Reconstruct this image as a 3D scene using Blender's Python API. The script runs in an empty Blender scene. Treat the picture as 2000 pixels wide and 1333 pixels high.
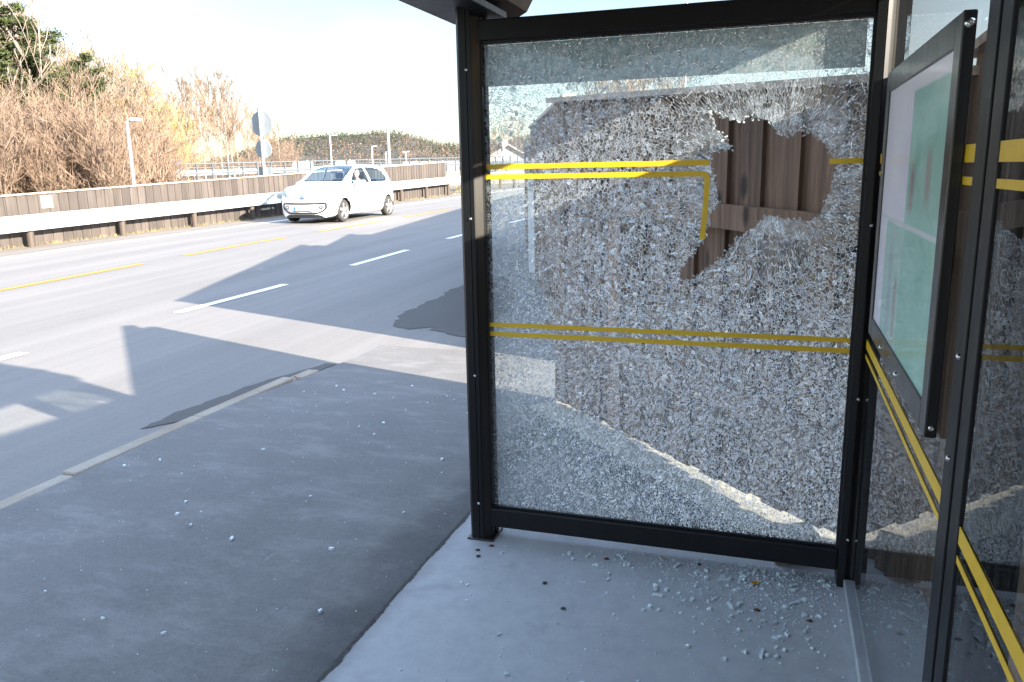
import bpy, bmesh, math, random
from mathutils import Vector, Matrix
from mathutils.geometry import tessellate_polygon
random.seed(7)
rad = math.radians
S = bpy.context.scene
COL = S.collection

# ------------------------------------------------------------------ camera
cam_d = bpy.data.cameras.new('camera')
cam_d.sensor_width = 36.0
cam_d.lens = 28.08
cam_d.clip_end = 6000
cam = bpy.data.objects.new('camera', cam_d)
COL.objects.link(cam)
yaw, tilt, roll = -0.3203, 0.2112, -0.0188
f = Vector((math.sin(yaw)*math.cos(tilt), math.cos(yaw)*math.cos(tilt), -math.sin(tilt)))
r0 = Vector((math.cos(yaw), -math.sin(yaw), 0))
u0 = r0.cross(f)
r1 = r0*math.cos(roll) + u0*math.sin(roll)
u1 = -r0*math.sin(roll) + u0*math.cos(roll)
cam.matrix_world = Matrix(((r1.x, u1.x, -f.x, 0), (r1.y, u1.y, -f.y, 0), (r1.z, u1.z, -f.z, 1.5), (0, 0, 0, 1)))
S.camera = cam

# ------------------------------------------------------------------ light
SUN = Vector((1, -.32, .383)).normalized()
EL = math.asin(SUN.z)
w = bpy.data.worlds.new('World')
S.world = w
w.use_nodes = True
wn = w.node_tree
bg = wn.nodes['Background']
sky = wn.nodes.new('ShaderNodeTexSky')
sky.sky_type = 'NISHITA'
sky.sun_disc = False
sky.sun_elevation = EL
sky.sun_rotation = math.atan2(SUN.x, SUN.y)
sky.air_density = 1.0
sky.dust_density = 1.0
sky.ozone_density = 1.0
# sky gain by height: dimmed low, boosted overhead as added fill; streaked cloud veil
def W_(ty, **k):
    n_ = wn.nodes.new('ShaderNode'+ty)
    for a_, b_ in k.items(): setattr(n_, a_, b_)
    return n_
wtc = W_('TexCoord'); wsx = W_('SeparateXYZ'); wn.links.new(wtc.outputs['Generated'], wsx.inputs[0])
wel = W_('MapRange', interpolation_type='SMOOTHSTEP'); wn.links.new(wsx.outputs[2], wel.inputs[0])
wel.inputs[1].default_value = .30; wel.inputs[2].default_value = .75; wel.inputs[3].default_value = .25; wel.inputs[4].default_value = 1.75
wsc = W_('VectorMath', operation='SCALE'); wn.links.new(sky.outputs[0], wsc.inputs[0]); wn.links.new(wel.outputs[0], wsc.inputs['Scale'])
wmp = W_('Mapping'); wmp.inputs['Rotation'].default_value = (.3, .5, .4); wmp.inputs['Scale'].default_value = (2.2, 5.5, 7); wn.links.new(wtc.outputs['Generated'], wmp.inputs[0])
wno = W_('TexNoise'); wno.inputs['Scale'].default_value = 1.0; wno.inputs['Detail'].default_value = 6; wno.inputs['Distortion'].default_value = .5; wn.links.new(wmp.outputs[0], wno.inputs['Vector'])
wcl = W_('MapRange', interpolation_type='SMOOTHSTEP'); wn.links.new(wno.outputs['Fac'], wcl.inputs[0])
wcl.inputs[1].default_value = .38; wcl.inputs[2].default_value = .66; wcl.inputs[3].default_value = .12; wcl.inputs[4].default_value = .80
wmx = W_('Mix', data_type='RGBA'); wn.links.new(wcl.outputs[0], wmx.inputs[0]); wn.links.new(wsc.outputs[0], wmx.inputs[6]); wmx.inputs[7].default_value = (1.02, 1.08, 1.15, 1)
wn.links.new(wmx.outputs[2], bg.inputs[0])
bg.inputs[1].default_value = 0.15
sl = bpy.data.lights.new('sun', 'SUN')
sl.energy = 3.4
sl.angle = rad(0.5)
sl.color = (1.0, 0.90, 0.76)
so = bpy.data.objects.new('sun', sl)
so.rotation_euler = (-SUN).to_track_quat('-Z', 'Y').to_euler()
so.location = (20, -5, 20)
COL.objects.link(so)
S.view_settings.view_transform = 'Standard'
S.view_settings.look = 'None'
S.view_settings.gamma = 1
S.view_settings.exposure = 2.90
S.cycles.transparent_max_bounces = 24
S.cycles.max_bounces = 10

# ------------------------------------------------------------------ ground height
FX, FY = math.sin(yaw), math.cos(yaw)
def gz(x, y):
    d = x*FX + y*FY
    return .0125*min(max(0, d-3.5), 40)

def road_z(x, y):
    """carriageway: a kerb's height below the pavement near the stop"""
    d = x*FX + y*FY
    return gz(x, y)-.11*min(1, max(0, 1-(d-6)/10))
def pave_z(x, y):
    """pavement, sloping down to the carriageway beyond the kerb"""
    t = min(1, max(0, (y-4.3)/1.7))
    return (gz(x, y)-.012)*(1-t)+(road_z(x, y)+.005)*t

# ------------------------------------------------------------------ helpers
def tag(o, label=None, cat=None, group=None, kind=None):
    if label: o['label'] = label
    if cat: o['category'] = cat
    if group: o['group'] = group
    if kind: o['kind'] = kind
    return o

def empty(name, loc=(0, 0, 0), rz=0):
    o = bpy.data.objects.new(name, None)
    o.empty_display_size = .2
    o.location = loc
    o.rotation_euler = (0, 0, rz)
    COL.objects.link(o)
    return o

class MB:
    def __init__(s):
        s.v = []; s.f = []; s.m = []; s.sm = []
    def face(s, pts, mi=0, smooth=False):
        n = len(s.v)
        s.v += [tuple(p) for p in pts]
        s.f.append(tuple(range(n, n+len(pts)))); s.m.append(mi); s.sm.append(smooth)
    def raw(s, verts, faces, mi=0, smooth=False):
        n = len(s.v)
        s.v += [tuple(p) for p in verts]
        for q in faces:
            s.f.append(tuple(i+n for i in q)); s.m.append(mi); s.sm.append(smooth)
        return s
    def box(s, x0, x1, y0, y1, z0, z1, mi=0):
        v = [(x, y, z) for z in (z0, z1) for y in (y0, y1) for x in (x0, x1)]
        return s.raw(v, [(0, 2, 3, 1), (4, 5, 7, 6), (0, 1, 5, 4), (2, 6, 7, 3), (0, 4, 6, 2), (1, 3, 7, 5)], mi)
    def bev(s, x0, x1, y0, y1, z0, z1, b=.004, mi=0):
        bm = bmesh.new()
        vs = [bm.verts.new((x, y, z)) for z in (z0, z1) for y in (y0, y1) for x in (x0, x1)]
        for q in [(0, 2, 3, 1), (4, 5, 7, 6), (0, 1, 5, 4), (2, 6, 7, 3), (0, 4, 6, 2), (1, 3, 7, 5)]:
            bm.faces.new([vs[i] for i in q])
        bmesh.ops.bevel(bm, geom=bm.edges[:], offset=b, segments=2, affect='EDGES', profile=.5)
        s.addbm(bm, mi); return s
    def addbm(s, bm, mi=0, smooth=False, M=None):
        bm.verts.index_update()
        n = len(s.v)
        for v in bm.verts:
            c = M @ v.co if M else v.co
            s.v.append(tuple(c))
        for q in bm.faces:
            s.f.append(tuple(v.index+n for v in q.verts)); s.m.append(mi); s.sm.append(smooth)
        bm.free()
    def obox(s, c, ax, ay, az, mi=0):
        c = Vector(c); ax = Vector(ax); ay = Vector(ay); az = Vector(az)
        v = [c+ax*i+ay*j+az*k for k in (-1, 1) for j in (-1, 1) for i in (-1, 1)]
        return s.raw(v, [(0, 2, 3, 1), (4, 5, 7, 6), (0, 1, 5, 4), (2, 6, 7, 3), (0, 4, 6, 2), (1, 3, 7, 5)], mi)
    def tube(s, a, b, ra, rb=None, n=8, cap=True, mi=0, smooth=True):
        a = Vector(a); b = Vector(b); rb = ra if rb is None else rb
        d = (b-a)
        if d.length < 1e-9: return s
        d.normalize()
        t = Vector((0, 0, 1)) if abs(d.z) < .9 else Vector((1, 0, 0))
        p = d.cross(t).normalized(); q = d.cross(p)
        vs = []
        for c, rr in ((a, ra), (b, rb)):
            for i in range(n):
                an = 2*math.pi*i/n
                vs.append(c + p*math.cos(an)*rr + q*math.sin(an)*rr)
        fs = [(i, (i+1) % n, n+(i+1) % n, n+i) for i in range(n)]
        s.raw(vs, fs, mi, smooth)
        if cap:
            s.raw(vs[:n][::-1], [tuple(range(n))], mi); s.raw(vs[n:], [tuple(range(n))], mi)
        return s
    def prism(s, poly, z0, z1, mi=0, M=None):
        """poly in (x,y), extruded in z"""
        n = len(poly)
        vs = [Vector((x, y, z0)) for x, y in poly] + [Vector((x, y, z1)) for x, y in poly]
        if M: vs = [M @ v for v in vs]
        fs = [tuple(range(n))[::-1], tuple(range(n, 2*n))] + [(i, (i+1) % n, n+(i+1) % n, n+i) for i in range(n)]
        return s.raw(vs, fs, mi)
    def revolve(s, prof, c, ax, n=20, mi=0, smooth=True):
        """prof = [(radius, along)] about axis ax at c"""
        ax = Vector(ax).normalized(); c = Vector(c)
        t = Vector((0, 0, 1)) if abs(ax.z) < .9 else Vector((1, 0, 0))
        p = ax.cross(t).normalized(); q = ax.cross(p)
        vs = []
        for rr, al in prof:
            for i in range(n):
                an = 2*math.pi*i/n
                vs.append(c+ax*al+(p*math.cos(an)+q*math.sin(an))*rr)
        fs = []
        for k in range(len(prof)-1):
            for i in range(n):
                fs.append((k*n+i, k*n+(i+1) % n, (k+1)*n+(i+1) % n, (k+1)*n+i))
        return s.raw(vs, fs, mi, smooth)
    def build(s, name, mats, parent=None, loc=None, fixn=False):
        me = bpy.data.meshes.new(name)
        me.from_pydata(s.v, [], s.f)
        for m in (mats if isinstance(mats, (list, tuple)) else [mats]):
            me.materials.append(m)
        me.polygons.foreach_set('material_index', s.m)
        me.polygons.foreach_set('use_smooth', s.sm)
        if fixn:
            bm = bmesh.new(); bm.from_mesh(me)
            bmesh.ops.remove_doubles(bm, verts=bm.verts, dist=1e-5)
            bmesh.ops.recalc_face_normals(bm, faces=bm.faces)
            bm.to_mesh(me); bm.free()
        me.update()
        o = bpy.data.objects.new(name, me)
        COL.objects.link(o)
        if parent: o.parent = parent
        if loc: o.location = loc
        return o

def copy_tree(o, parent=None):
    c = o.copy(); COL.objects.link(c)
    if parent is not None: c.parent = parent
    for ch in list(o.children): copy_tree(ch, c)
    return c

# ------------------------------------------------------------------ materials
class NT:
    def __init__(s, name):
        s.mat = bpy.data.materials.new(name); s.mat.use_nodes = True
        s.t = s.mat.node_tree
        s.b = s.t.nodes['Principled BSDF']; s.o = s.t.nodes['Material Output']
    def n(s, ty, **kw):
        nd = s.t.nodes.new('ShaderNode'+ty)
        for k, v in kw.items(): setattr(nd, k, v)
        return nd
    def l(s, a, b): s.t.links.new(a, b)
    def val(s, sock, v):
        if hasattr(v, 'links'): s.l(v, sock)
        else: sock.default_value = v
    def math(s, op, a, b=None, c=None, clamp=False):
        nd = s.n('Math', operation=op, use_clamp=clamp)
        s.val(nd.inputs[0], a)
        if b is not None: s.val(nd.inputs[1], b)
        if c is not None: s.val(nd.inputs[2], c)
        return nd.outputs[0]
    def vmath(s, op, a, b=None):
        nd = s.n('VectorMath', operation=op)
        s.val(nd.inputs[0], a)
        if b is not None: s.val(nd.inputs[1], b)
        return nd
    def coords(s, scale=(1, 1, 1), rot=(0, 0, 0)):
        tc = s.n('TexCoord'); mp = s.n('Mapping')
        mp.inputs['Scale'].default_value = scale; mp.inputs['Rotation'].default_value = rot
        s.l(tc.outputs['Object'], mp.inputs[0])
        return mp.outputs[0]
    def noise(s, scale, vec=None, detail=4, rough=.55, dist=0):
        nd = s.n('TexNoise'); nd.inputs['Scale'].default_value = scale
        nd.inputs['Detail'].default_value = detail; nd.inputs['Roughness'].default_value = rough
        nd.inputs['Distortion'].default_value = dist
        s.l(vec if vec else s.coords(), nd.inputs['Vector'])
        return nd.outputs['Fac']
    def ramp(s, fac, stops):
        nd = s.n('ValToRGB'); cr = nd.color_ramp
        while len(cr.elements) > 2: cr.elements.remove(cr.elements[-1])
        while len(cr.elements) < len(stops): cr.elements.new(.5)
        for e, (p, c) in zip(cr.elements, stops):
            e.position = p; e.color = (c, c, c, 1) if isinstance(c, (int, float)) else (*c, 1)
        s.l(fac, nd.inputs[0])
        return nd.outputs[0]
    def mix(s, fac, a, b, blend='MIX'):
        nd = s.n('Mix', data_type='RGBA', blend_type=blend)
        s.val(nd.inputs[0], fac)
        for i, v in ((6, a), (7, b)):
            if hasattr(v, 'links'): s.l(v, nd.inputs[i])
            else: nd.inputs[i].default_value = (*v, 1) if len(v) == 3 else v
        return nd.outputs[2]
    def sstep(s, x, lo, hi):
        nd = s.n('MapRange', interpolation_type='SMOOTHSTEP', clamp=True)
        s.val(nd.inputs[0], x); nd.inputs[1].default_value = lo; nd.inputs[2].default_value = hi
        return nd.outputs[0]
    def bump(s, h, strength=.3, dist=.01):
        nd = s.n('Bump'); nd.inputs['Strength'].default_value = strength; nd.inputs['Distance'].default_value = dist
        s.l(h, nd.inputs['Height']); s.l(nd.outputs[0], s.b.inputs['Normal'])
    def fin(s, col=None, rough=.6, metal=0, coat=0, spec=None):
        if col is not None:
            if hasattr(col, 'links'): s.l(col, s.b.inputs['Base Color'])
            else: s.b.inputs['Base Color'].default_value = (*col, 1)
        s.val(s.b.inputs['Roughness'], rough); s.b.inputs['Metallic'].default_value = metal
        s.b.inputs['Coat Weight'].default_value = coat
        if spec is not None: s.b.inputs['Specular IOR Level'].default_value = spec
        return s.mat

def simple(name, c, rough=.6, metal=0, coat=0, var=.15, scale=6.0, spec=None):
    m = NT(name)
    nz = m.noise(scale)
    col = m.ramp(nz, [(.3, tuple(x*(1-var) for x in c)), (.7, tuple(min(1, x*(1+var)) for x in c))])
    return m.fin(col, rough, metal, coat, spec)

M = {}
def asphalt(name, base, streak=.18, rough=.75, stained=False):
    m = NT(name)
    st = m.noise(1.0, m.coords((2.6, .05, 1)), 5, .6)
    blot = m.noise(.45, m.coords(), 4)
    fine = m.noise(260, None, 2, .7)
    med = m.noise(34, None, 4, .65)
    k = m.math('ADD', m.math('MULTIPLY', st, streak*2.2), m.math('MULTIPLY', blot, .25))
    k = m.math('ADD', k, m.math('MULTIPLY', med, .34))
    k = m.math('ADD', k, m.math('MULTIPLY', fine, .45))
    kc = .5*(streak*2.2+.25+.34+.45)
    v = m.math('ADD', m.math('SUBTRACT', k, kc), 1.0)
    if stained:
        # dirt washed up against the slab, scuffs and pale worn patches
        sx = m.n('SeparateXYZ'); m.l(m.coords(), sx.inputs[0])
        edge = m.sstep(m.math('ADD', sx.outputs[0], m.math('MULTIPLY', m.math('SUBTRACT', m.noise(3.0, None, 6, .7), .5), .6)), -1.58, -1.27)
        worn = m.sstep(m.noise(1.0, m.coords((2.2, 5, 1), (0, 0, .5)), 8, .72), .46, .66)
        scuff = m.sstep(m.noise(1.0, m.coords((34, 5, 1), (0, 0, .9)), 3, .6), .66, .74)
        v = m.math('ADD', v, m.math('MULTIPLY', m.math('SUBTRACT', m.noise(120, None, 4, .8), .5), 1.1))
        v = m.math('ADD', v, m.math('MULTIPLY', worn, .34))
        v = m.math('ADD', v, m.math('MULTIPLY', scuff, .34))
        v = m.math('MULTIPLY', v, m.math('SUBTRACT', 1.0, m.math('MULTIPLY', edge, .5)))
    c = m.vmath('SCALE', base); c.inputs[0].default_value = base
    m.l(v, c.inputs['Scale'])
    m.bump(m.math('ADD', fine, m.math('MULTIPLY', med, .6)), .35, .004)
    return m.fin(c.outputs[0], rough)
M['road'] = asphalt('road_asphalt', (.176, .163, .150), .36)
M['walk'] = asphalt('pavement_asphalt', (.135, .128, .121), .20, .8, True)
M['wet'] = asphalt('damp_asphalt', (.082, .076, .070), .1, .85)
M['walk2'] = asphalt('path_asphalt', (.10, .10, .10), .1)
M['grit'] = asphalt('gritty_asphalt', (.17, .15, .13), .2, .8)

def m_concrete():
    m = NT('cast_concrete')
    a = m.noise(1.6, None, 6, .6); b = m.noise(14, None, 6, .7); c = m.noise(180, None, 3, .7)
    s1 = m.noise(2.2, m.coords((6, 1, 1), (0, 0, .5)), 5)
    col = m.ramp(m.math('ADD', m.math('MULTIPLY', a, .55), m.math('MULTIPLY', s1, .45)), [(.3, (.27, .275, .285)), (.5, (.345, .345, .35)), (.72, (.40, .395, .385))])
    col = m.mix(.55, col, m.ramp(b, [(.3, .30), (.7, .42)]), 'MIX')
    st = m.sstep(m.noise(2.6, None, 6, .65, .6), .56, .72); col = m.mix(m.math('MULTIPLY', st, .5), col, (.19, .188, .185))
    sx = m.n('SeparateXYZ'); m.l(m.coords(), sx.inputs[0])
    ed = m.sstep(m.math('ADD', sx.outputs[0], m.math('MULTIPLY', m.noise(6, None, 5, .7), .10)), -1.12, -1.19); col = m.mix(m.math('MULTIPLY', ed, .45), col, (.18, .17, .16))
    sp = m.n('TexVoronoi'); sp.inputs['Scale'].default_value = 75; m.l(m.coords(), sp.inputs['Vector'])
    spot = m.math('LESS_THAN', sp.outputs['Distance'], .09)
    sel = m.math('GREATER_THAN', m.noise(9, None, 2), .58)
    col = m.mix(m.math('MULTIPLY', spot, m.math('MULTIPLY', sel, .8)), col, (.07, .065, .06))
    m.bump(m.math('ADD', b, c), .12, .004)
    return m.fin(col, .7)
M['concrete'] = m_concrete()

def m_stone():
    m = NT('kerb_stone')
    a = m.noise(3, m.coords((1, .6, 1)), 6); b = m.noise(60, None, 4, .7)
    col = m.ramp(m.math('ADD', m.math('MULTIPLY', a, .7), m.math('MULTIPLY', b, .3)), [(.3, (.21, .155, .105)), (.5, (.31, .265, .21)), (.7, (.39, .35, .30))])
    m.bump(b, .4, .006)
    return m.fin(col, .85)
M['stone'] = m_stone()

def m_dirt():
    m = NT('dirt_ground')
    a = m.noise(.7, None, 6); b = m.noise(25, None, 5, .7)
    col = m.ramp(m.math('ADD', m.math('MULTIPLY', a, .5), m.math('MULTIPLY', b, .5)), [(.3, (.07, .055, .04)), (.5, (.15, .12, .08)), (.7, (.22, .19, .12))])
    m.bump(b, .6, .03)
    return m.fin(col, .95)
M['dirt'] = m_dirt()

def wood(name, dark, light, knots=True, grain=(26, 26, 1.1), rough=.75):
    m = NT(name)
    g = m.n('NewGeometry')
    isl = g.outputs['Random Per Island']
    co = m.coords()
    off = m.n('CombineXYZ'); m.l(m.math('MULTIPLY', isl, 37.0), off.inputs[2]); m.l(m.math('MULTIPLY', isl, 11.0), off.inputs[0])
    v = m.vmath('ADD', co, off.outputs[0]).outputs[0]
    mp = m.n('Mapping'); mp.inputs['Scale'].default_value = grain; m.l(v, mp.inputs[0])
    a = m.noise(1.0, mp.outputs[0], 7, .62, 1.2)
    mp2 = m.n('Mapping'); mp2.inputs['Scale'].default_value = (3, 3, .8); m.l(v, mp2.inputs[0])
    b = m.noise(1.0, mp2.outputs[0], 3)
    t = m.math('ADD', m.math('MULTIPLY', a, .62), m.math('MULTIPLY', b, .38))
    col = m.ramp(t, [(.33, dark), (.60, light)])
    hs = m.n('HueSaturation'); m.l(col, hs.inputs['Color'])
    m.l(m.math('ADD', m.math('MULTIPLY', isl, .5), .75), hs.inputs['Value'])
    hs.inputs['Saturation'].default_value = 1
    col = hs.outputs[0]
    if knots:
        vo = m.n('TexVoronoi'); vo.inputs['Scale'].default_value = 1
        mp3 = m.n('Mapping'); mp3.inputs['Scale'].default_value = (5.5, 5.5, 2.6); m.l(v, mp3.inputs[0]); m.l(mp3.outputs[0], vo.inputs['Vector'])
        kn = m.sstep(m.math('ADD', vo.outputs['Distance'], m.math('MULTIPLY', a, .10)), .25, .13)
        col = m.mix(m.math('MULTIPLY', kn, .85), col, tuple(x*.25 for x in dark))
        # thin drying cracks
    m.bump(a, .35, .004)
    return m.fin(col, rough)
M['fence'] = wood('brown_stained_boards', (.036, .020, .012), (.245, .145, .092))
M['fencecap'] = wood('pale_cap_board', (.30, .22, .17), (.50, .38, .30), False, (3, 3, 20))
M['farwood'] = wood('weathered_brown_boards', (.042, .034, .030), (.084, .070, .063), False)
M['postwood'] = wood('round_post_wood', (.040, .030, .024), (.08, .062, .05), False)

def m_frame(name, c, rough, metal=.0, coat=.3):
    m = NT(name)
    a = m.noise(3, m.coords((8, 8, .6)), 5); b = m.noise(220, None, 2, .7)
    col = m.ramp(a, [(.3, tuple(x*.75 for x in c)), (.7, tuple(x*1.3 for x in c))])
    m.bump(b, .06, .001)
    dust = m.noise(5, m.coords((3, 3, 1)), 6, .7)
    m.b.inputs['Coat Roughness'].default_value = .2
    return m.fin(col, m.math('ADD', m.math('MULTIPLY', dust, .25), rough-.12), metal, coat, .3)
M['frame'] = m_frame('dark_powder_coat', (.007, .007, .008), .42, 0, 0)
M['frameside'] = m_frame('bronze_anodised', (.026, .022, .020), .40, .1, 0)
M['case'] = m_frame('dark_case_aluminium', (.016, .015, .016), .30, 0, .4)
M['black'] = simple('black_rubber', (.012, .012, .013), .5)
M['steel'] = simple('stainless_steel', (.62, .62, .60), .25, 1.0)
M['galv'] = simple('galvanised_steel', (.50, .52, .53), .42, .55, var=.12, scale=9)
M['rail'] = simple('guardrail_steel', (.62, .65, .65), .38, .35, var=.08, scale=4)
M['galv2'] = simple('dull_steel', (.12, .14, .16), .5, .3, var=.08)
M['signback'] = simple('grey_sign_back', (.26, .29, .31), .5, .25, var=.06)
M['white'] = simple('white_road_paint', (.80, .80, .78), .7, var=.08, scale=30)
M['yellowroad'] = simple('yellow_road_paint', (.50, .25, .02), .7, var=.14, scale=22)
M['tape'] = simple('yellow_tape', (.78, .49, .02), .4, var=.06, scale=40)
M['plastic'] = simple('white_plate', (.82, .82, .80), .5, var=.04)
M['blue'] = simple('blue_sign_paint', (.03, .16, .55), .4, var=.05)
M['leaf'] = simple('dead_leaf', (.23, .085, .04), .7, var=.4, scale=60)
M['yleaf'] = simple('yellow_leaf', (.62, .32, .03), .6, var=.4, scale=60)
M['rust'] = simple('rust', (.085, .035, .015), .9, var=.6, scale=70)
M['darkdebris'] = simple('dark_grit', (.045, .04, .037), .9, var=.5, scale=60)

def m_bark(name, c, var=.35):
    m = NT(name)
    a = m.noise(5, m.coords((3, 3, .7)), 4)
    oi = m.n('ObjectInfo')
    col = m.ramp(a, [(.3, tuple(x*(1-var) for x in c)), (.7, tuple(x*(1+var) for x in c))])
    hs = m.n('HueSaturation'); m.l(col, hs.inputs['Color'])
    m.l(m.math('ADD', m.math('MULTIPLY', oi.outputs['Random'], .5), .75), hs.inputs['Value'])
    return m.fin(hs.outputs[0], .9)
M['barkbrown'] = m_bark('brown_bark', (.18, .135, .105))
M['twigbrown'] = m_bark('russet_twigs', (.225, .160, .116))
M['twiggrey'] = m_bark('grey_twigs', (.235, .195, .165))
M['twigyellow'] = m_bark('yellow_buds', (.30, .235, .11))
M['barkbirch'] = m_bark('pale_birch_bark', (.30, .265, .235), .25)
M['pine'] = m_bark('pine_needles', (.042, .056, .018), .45)
M['spruce'] = m_bark('hill_forest', (.030, .040, .022), .5)

# ------------------------------------------------------------------ ground sheets
def sheet(name, x0, x1, y0, y1, dz, mat, nx=6, ny=40, kind='structure', xf=None, zf=None):
    zf = zf or road_z
    b = MB()
    vs = []; fs = []
    for j in range(ny+1):
        y = y0+(y1-y0)*j/ny
        for i in range(nx+1):
            if xf: a0, a1 = xf(y)
            else: a0, a1 = x0, x1
            x = a0+(a1-a0)*i/nx
            vs.append((x, y, zf(x, y)+dz))
    for j in range(ny):
        for i in range(nx):
            k = j*(nx+1)+i
            fs.append((k, k+1, k+nx+2, k+nx+1))
    b.raw(vs, fs)
    o = b.build(name, mat)
    if kind: o['kind'] = kind
    return o

def poly_sheet(name, pts, dz, mat, kind='structure', jitter=0):
    if jitter:
        out = []; sa = 0
        for i, p in enumerate(pts):
            q = pts[(i+1) % len(pts)]
            n = max(2, int(math.hypot(q[0]-p[0], q[1]-p[1])/.06))
            for k in range(n):
                t = k/n
                sa += .06; w_ = jitter*(1.6*math.sin(9*sa)+1.2*math.sin(23*sa+1)+.8*math.sin(51*sa+2))
                out.append((p[0]+(q[0]-p[0])*t+w_+random.uniform(-jitter, jitter)*.4, p[1]+(q[1]-p[1])*t+w_*.7+random.uniform(-jitter, jitter)*.4))
        pts = out
    v = [Vector((x, y, 0)) for x, y in pts]
    tri = tessellate_polygon([v])
    b = MB(); b.raw([(x, y, road_z(x, y)+dz) for x, y in pts], tri)
    # make sure faces look up
    o = b.build(name, mat)
    bm = bmesh.new(); bm.from_mesh(o.data)
    for q in bm.faces:
        q.normal_update()
        if q.normal.z < 0: q.normal_flip()
    bm.to_mesh(o.data); bm.free()
    if kind: o['kind'] = kind
    return o

def big_ground():
    xs = [-3000, -1500, -700, -350, -180, -110, -70, -50, -36, -26, -20, -16, -14, -12, -9, -6, -3, 0, 3, 8, 16, 30, 60, 120, 300, 900, 3000]
    ys = [-3000, -800, -200, -60, -25, -12, -6, -2, 0, 2, 4, 6, 8, 11, 15, 20, 26, 34, 42, 52, 66, 85, 120, 180, 300, 600, 1400, 3000]
    b = MB(); n = len(xs)
    b.raw([(x, y, gz(x, y)-.16) for y in ys for x in xs], [(j*n+i, j*n+i+1, (j+1)*n+i+1, (j+1)*n+i) for j in range(len(ys)-1) for i in range(n-1)])
    tag(b.build('ground', M['dirt']), kind='structure')
big_ground()
# carriageway with the bus bay; the bay tapers in beyond the stop
WALL3 = [(-1.53, 6.18), (-2.5, 8.9), (-4.4, 14.3), (-4.6, 16.0), (-4.9, 40)]
def road_right(y):
    if y < 5.4: return -3.40
    if y < 6.2: return -3.40+(y-5.4)/.8*3.2
    if y < 16:
        return -.2-(y-6.2)/9.8*4.2
    return -4.4
sheet('road', 0, 0, -40, 120, 0, M['road'], 8, 320, xf=lambda y: (-13.45, road_right(y)))
sheet('road_verge', -14.6, -13.45, -40, 120, .004, M['grit'], 2, 320)
# pavement
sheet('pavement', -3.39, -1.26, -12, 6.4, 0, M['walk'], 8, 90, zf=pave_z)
sheet('pavement_path', -1.26, 3.0, 3.12, 7.5, 0, M['walk2'], 8, 30, zf=pave_z)
# kerb
def kerb():
    b = MB()
    y = -12.0
    while y < 5.3:
        y2 = min(y+1.0, 5.36)
        h0 = .004
        z = pave_z(-3.45, (y+y2)/2)
        bx = MB()
        b.bev(-3.49+random.uniform(-.010, .008), -3.388+random.uniform(-.006, .003), y, y2, z-.2, z+h0+random.uniform(-.003, .003), .012)
        y = y2
    tag(b.build('kerb', M['stone']), kind='structure')
kerb()
poly_sheet('damp_strip', [(-3.84, 3.905), (-3.858, 4.205), (-3.813, 4.406), (-3.797, 4.719), (-3.776, 4.934), (-3.669, 5.317), (-3.538, 5.724), (-3.436, 5.716), (-3.49, 5.333), (-3.536, 4.981), (-3.598, 4.691), (-3.625, 4.177)], .005, M['wet'], jitter=.008)
poly_sheet('damp_patch', [(-3.731, 7.31), (-3.866, 8.029), (-3.836, 8.679), (-3.912, 9.518), (-3.851, 9.819), (-3.593, 10.543), (-3.03, 9.209), (-2.787, 8.426), (-2.737, 7.595), (-2.681, 6.793), (-2.926, 6.951), (-3.26, 7.221), (-3.462, 7.052)], .005, M['wet'], jitter=.015)
# shelter floor slab
def slab():
    b = MB(); b.bev(-1.245, 1.1, -3.0, 3.13, -.12, .004, .010)
    tag(b.build('shelter_floor_slab', M['concrete']), kind='structure')
slab()
Z0 = .004
sheet('slab_joint', -1.262, -1.243, -3.0, 3.14, .004, M['darkd'] if 'darkd' in M else M['darkdebris'], 1, 20, zf=pave_z)

# dirt packed along the slab's edge
def edge_dirt():
    b = MB(); y = -2.5; L = []; R = []
    while y < 3.1:
        e = -1.236+.003*math.sin(7*y)+.003*math.sin(23*y+1)+random.uniform(-.003, .003)
        L.append((-1.2435, y, .0055)); R.append((e, y, .0055)); y += .012
    n = len(L); b.raw(L+R, [(i, n+i, n+i+1, i+1) for i in range(n-1)])
    tag(b.build('slab_edge_dirt', M['darkdebris']), kind='structure')
edge_dirt()

# road markings
def dash(name, x, y0, y1, wd, mat):
    n = 8
    b = MB(); vs = []
    for j in range(n+1):
        y = y0+(y1-y0)*j/n
        xx = x+.045*max(0, 9-y)*(1 if x > -8 else 0)*-1; vs += [(xx-wd/2, y, road_z(xx, y)+.006), (xx+wd/2, y, road_z(xx, y)+.006)]
    b.raw(vs, [(2*j, 2*j+1, 2*j+3, 2*j+2) for j in range(n)])
    return tag(b.build(name, mat), kind='structure')
for y in [3.35, 7.26, 11.09, 14.99, 19.0, 23.0, 27, 31, 35]:
    dash('white_lane_marking', -6.30, y, y+2.0, .13, M['white'])
for y0, y1 in [(2.4, 5.8), (7.2, 10.6), (11.65, 14.85), (16.17, 19.4), (20.88, 24.3), (25.6, 29.0), (30.3, 33.6)]:
    dash('yellow_lane_marking', -9.86-.009*y0, y0, y1, .13, M['yellowroad'])
sheet('white_edge_marking', -13.12, -12.98, -30, 110, .006, M['white'], 1, 220)

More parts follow.
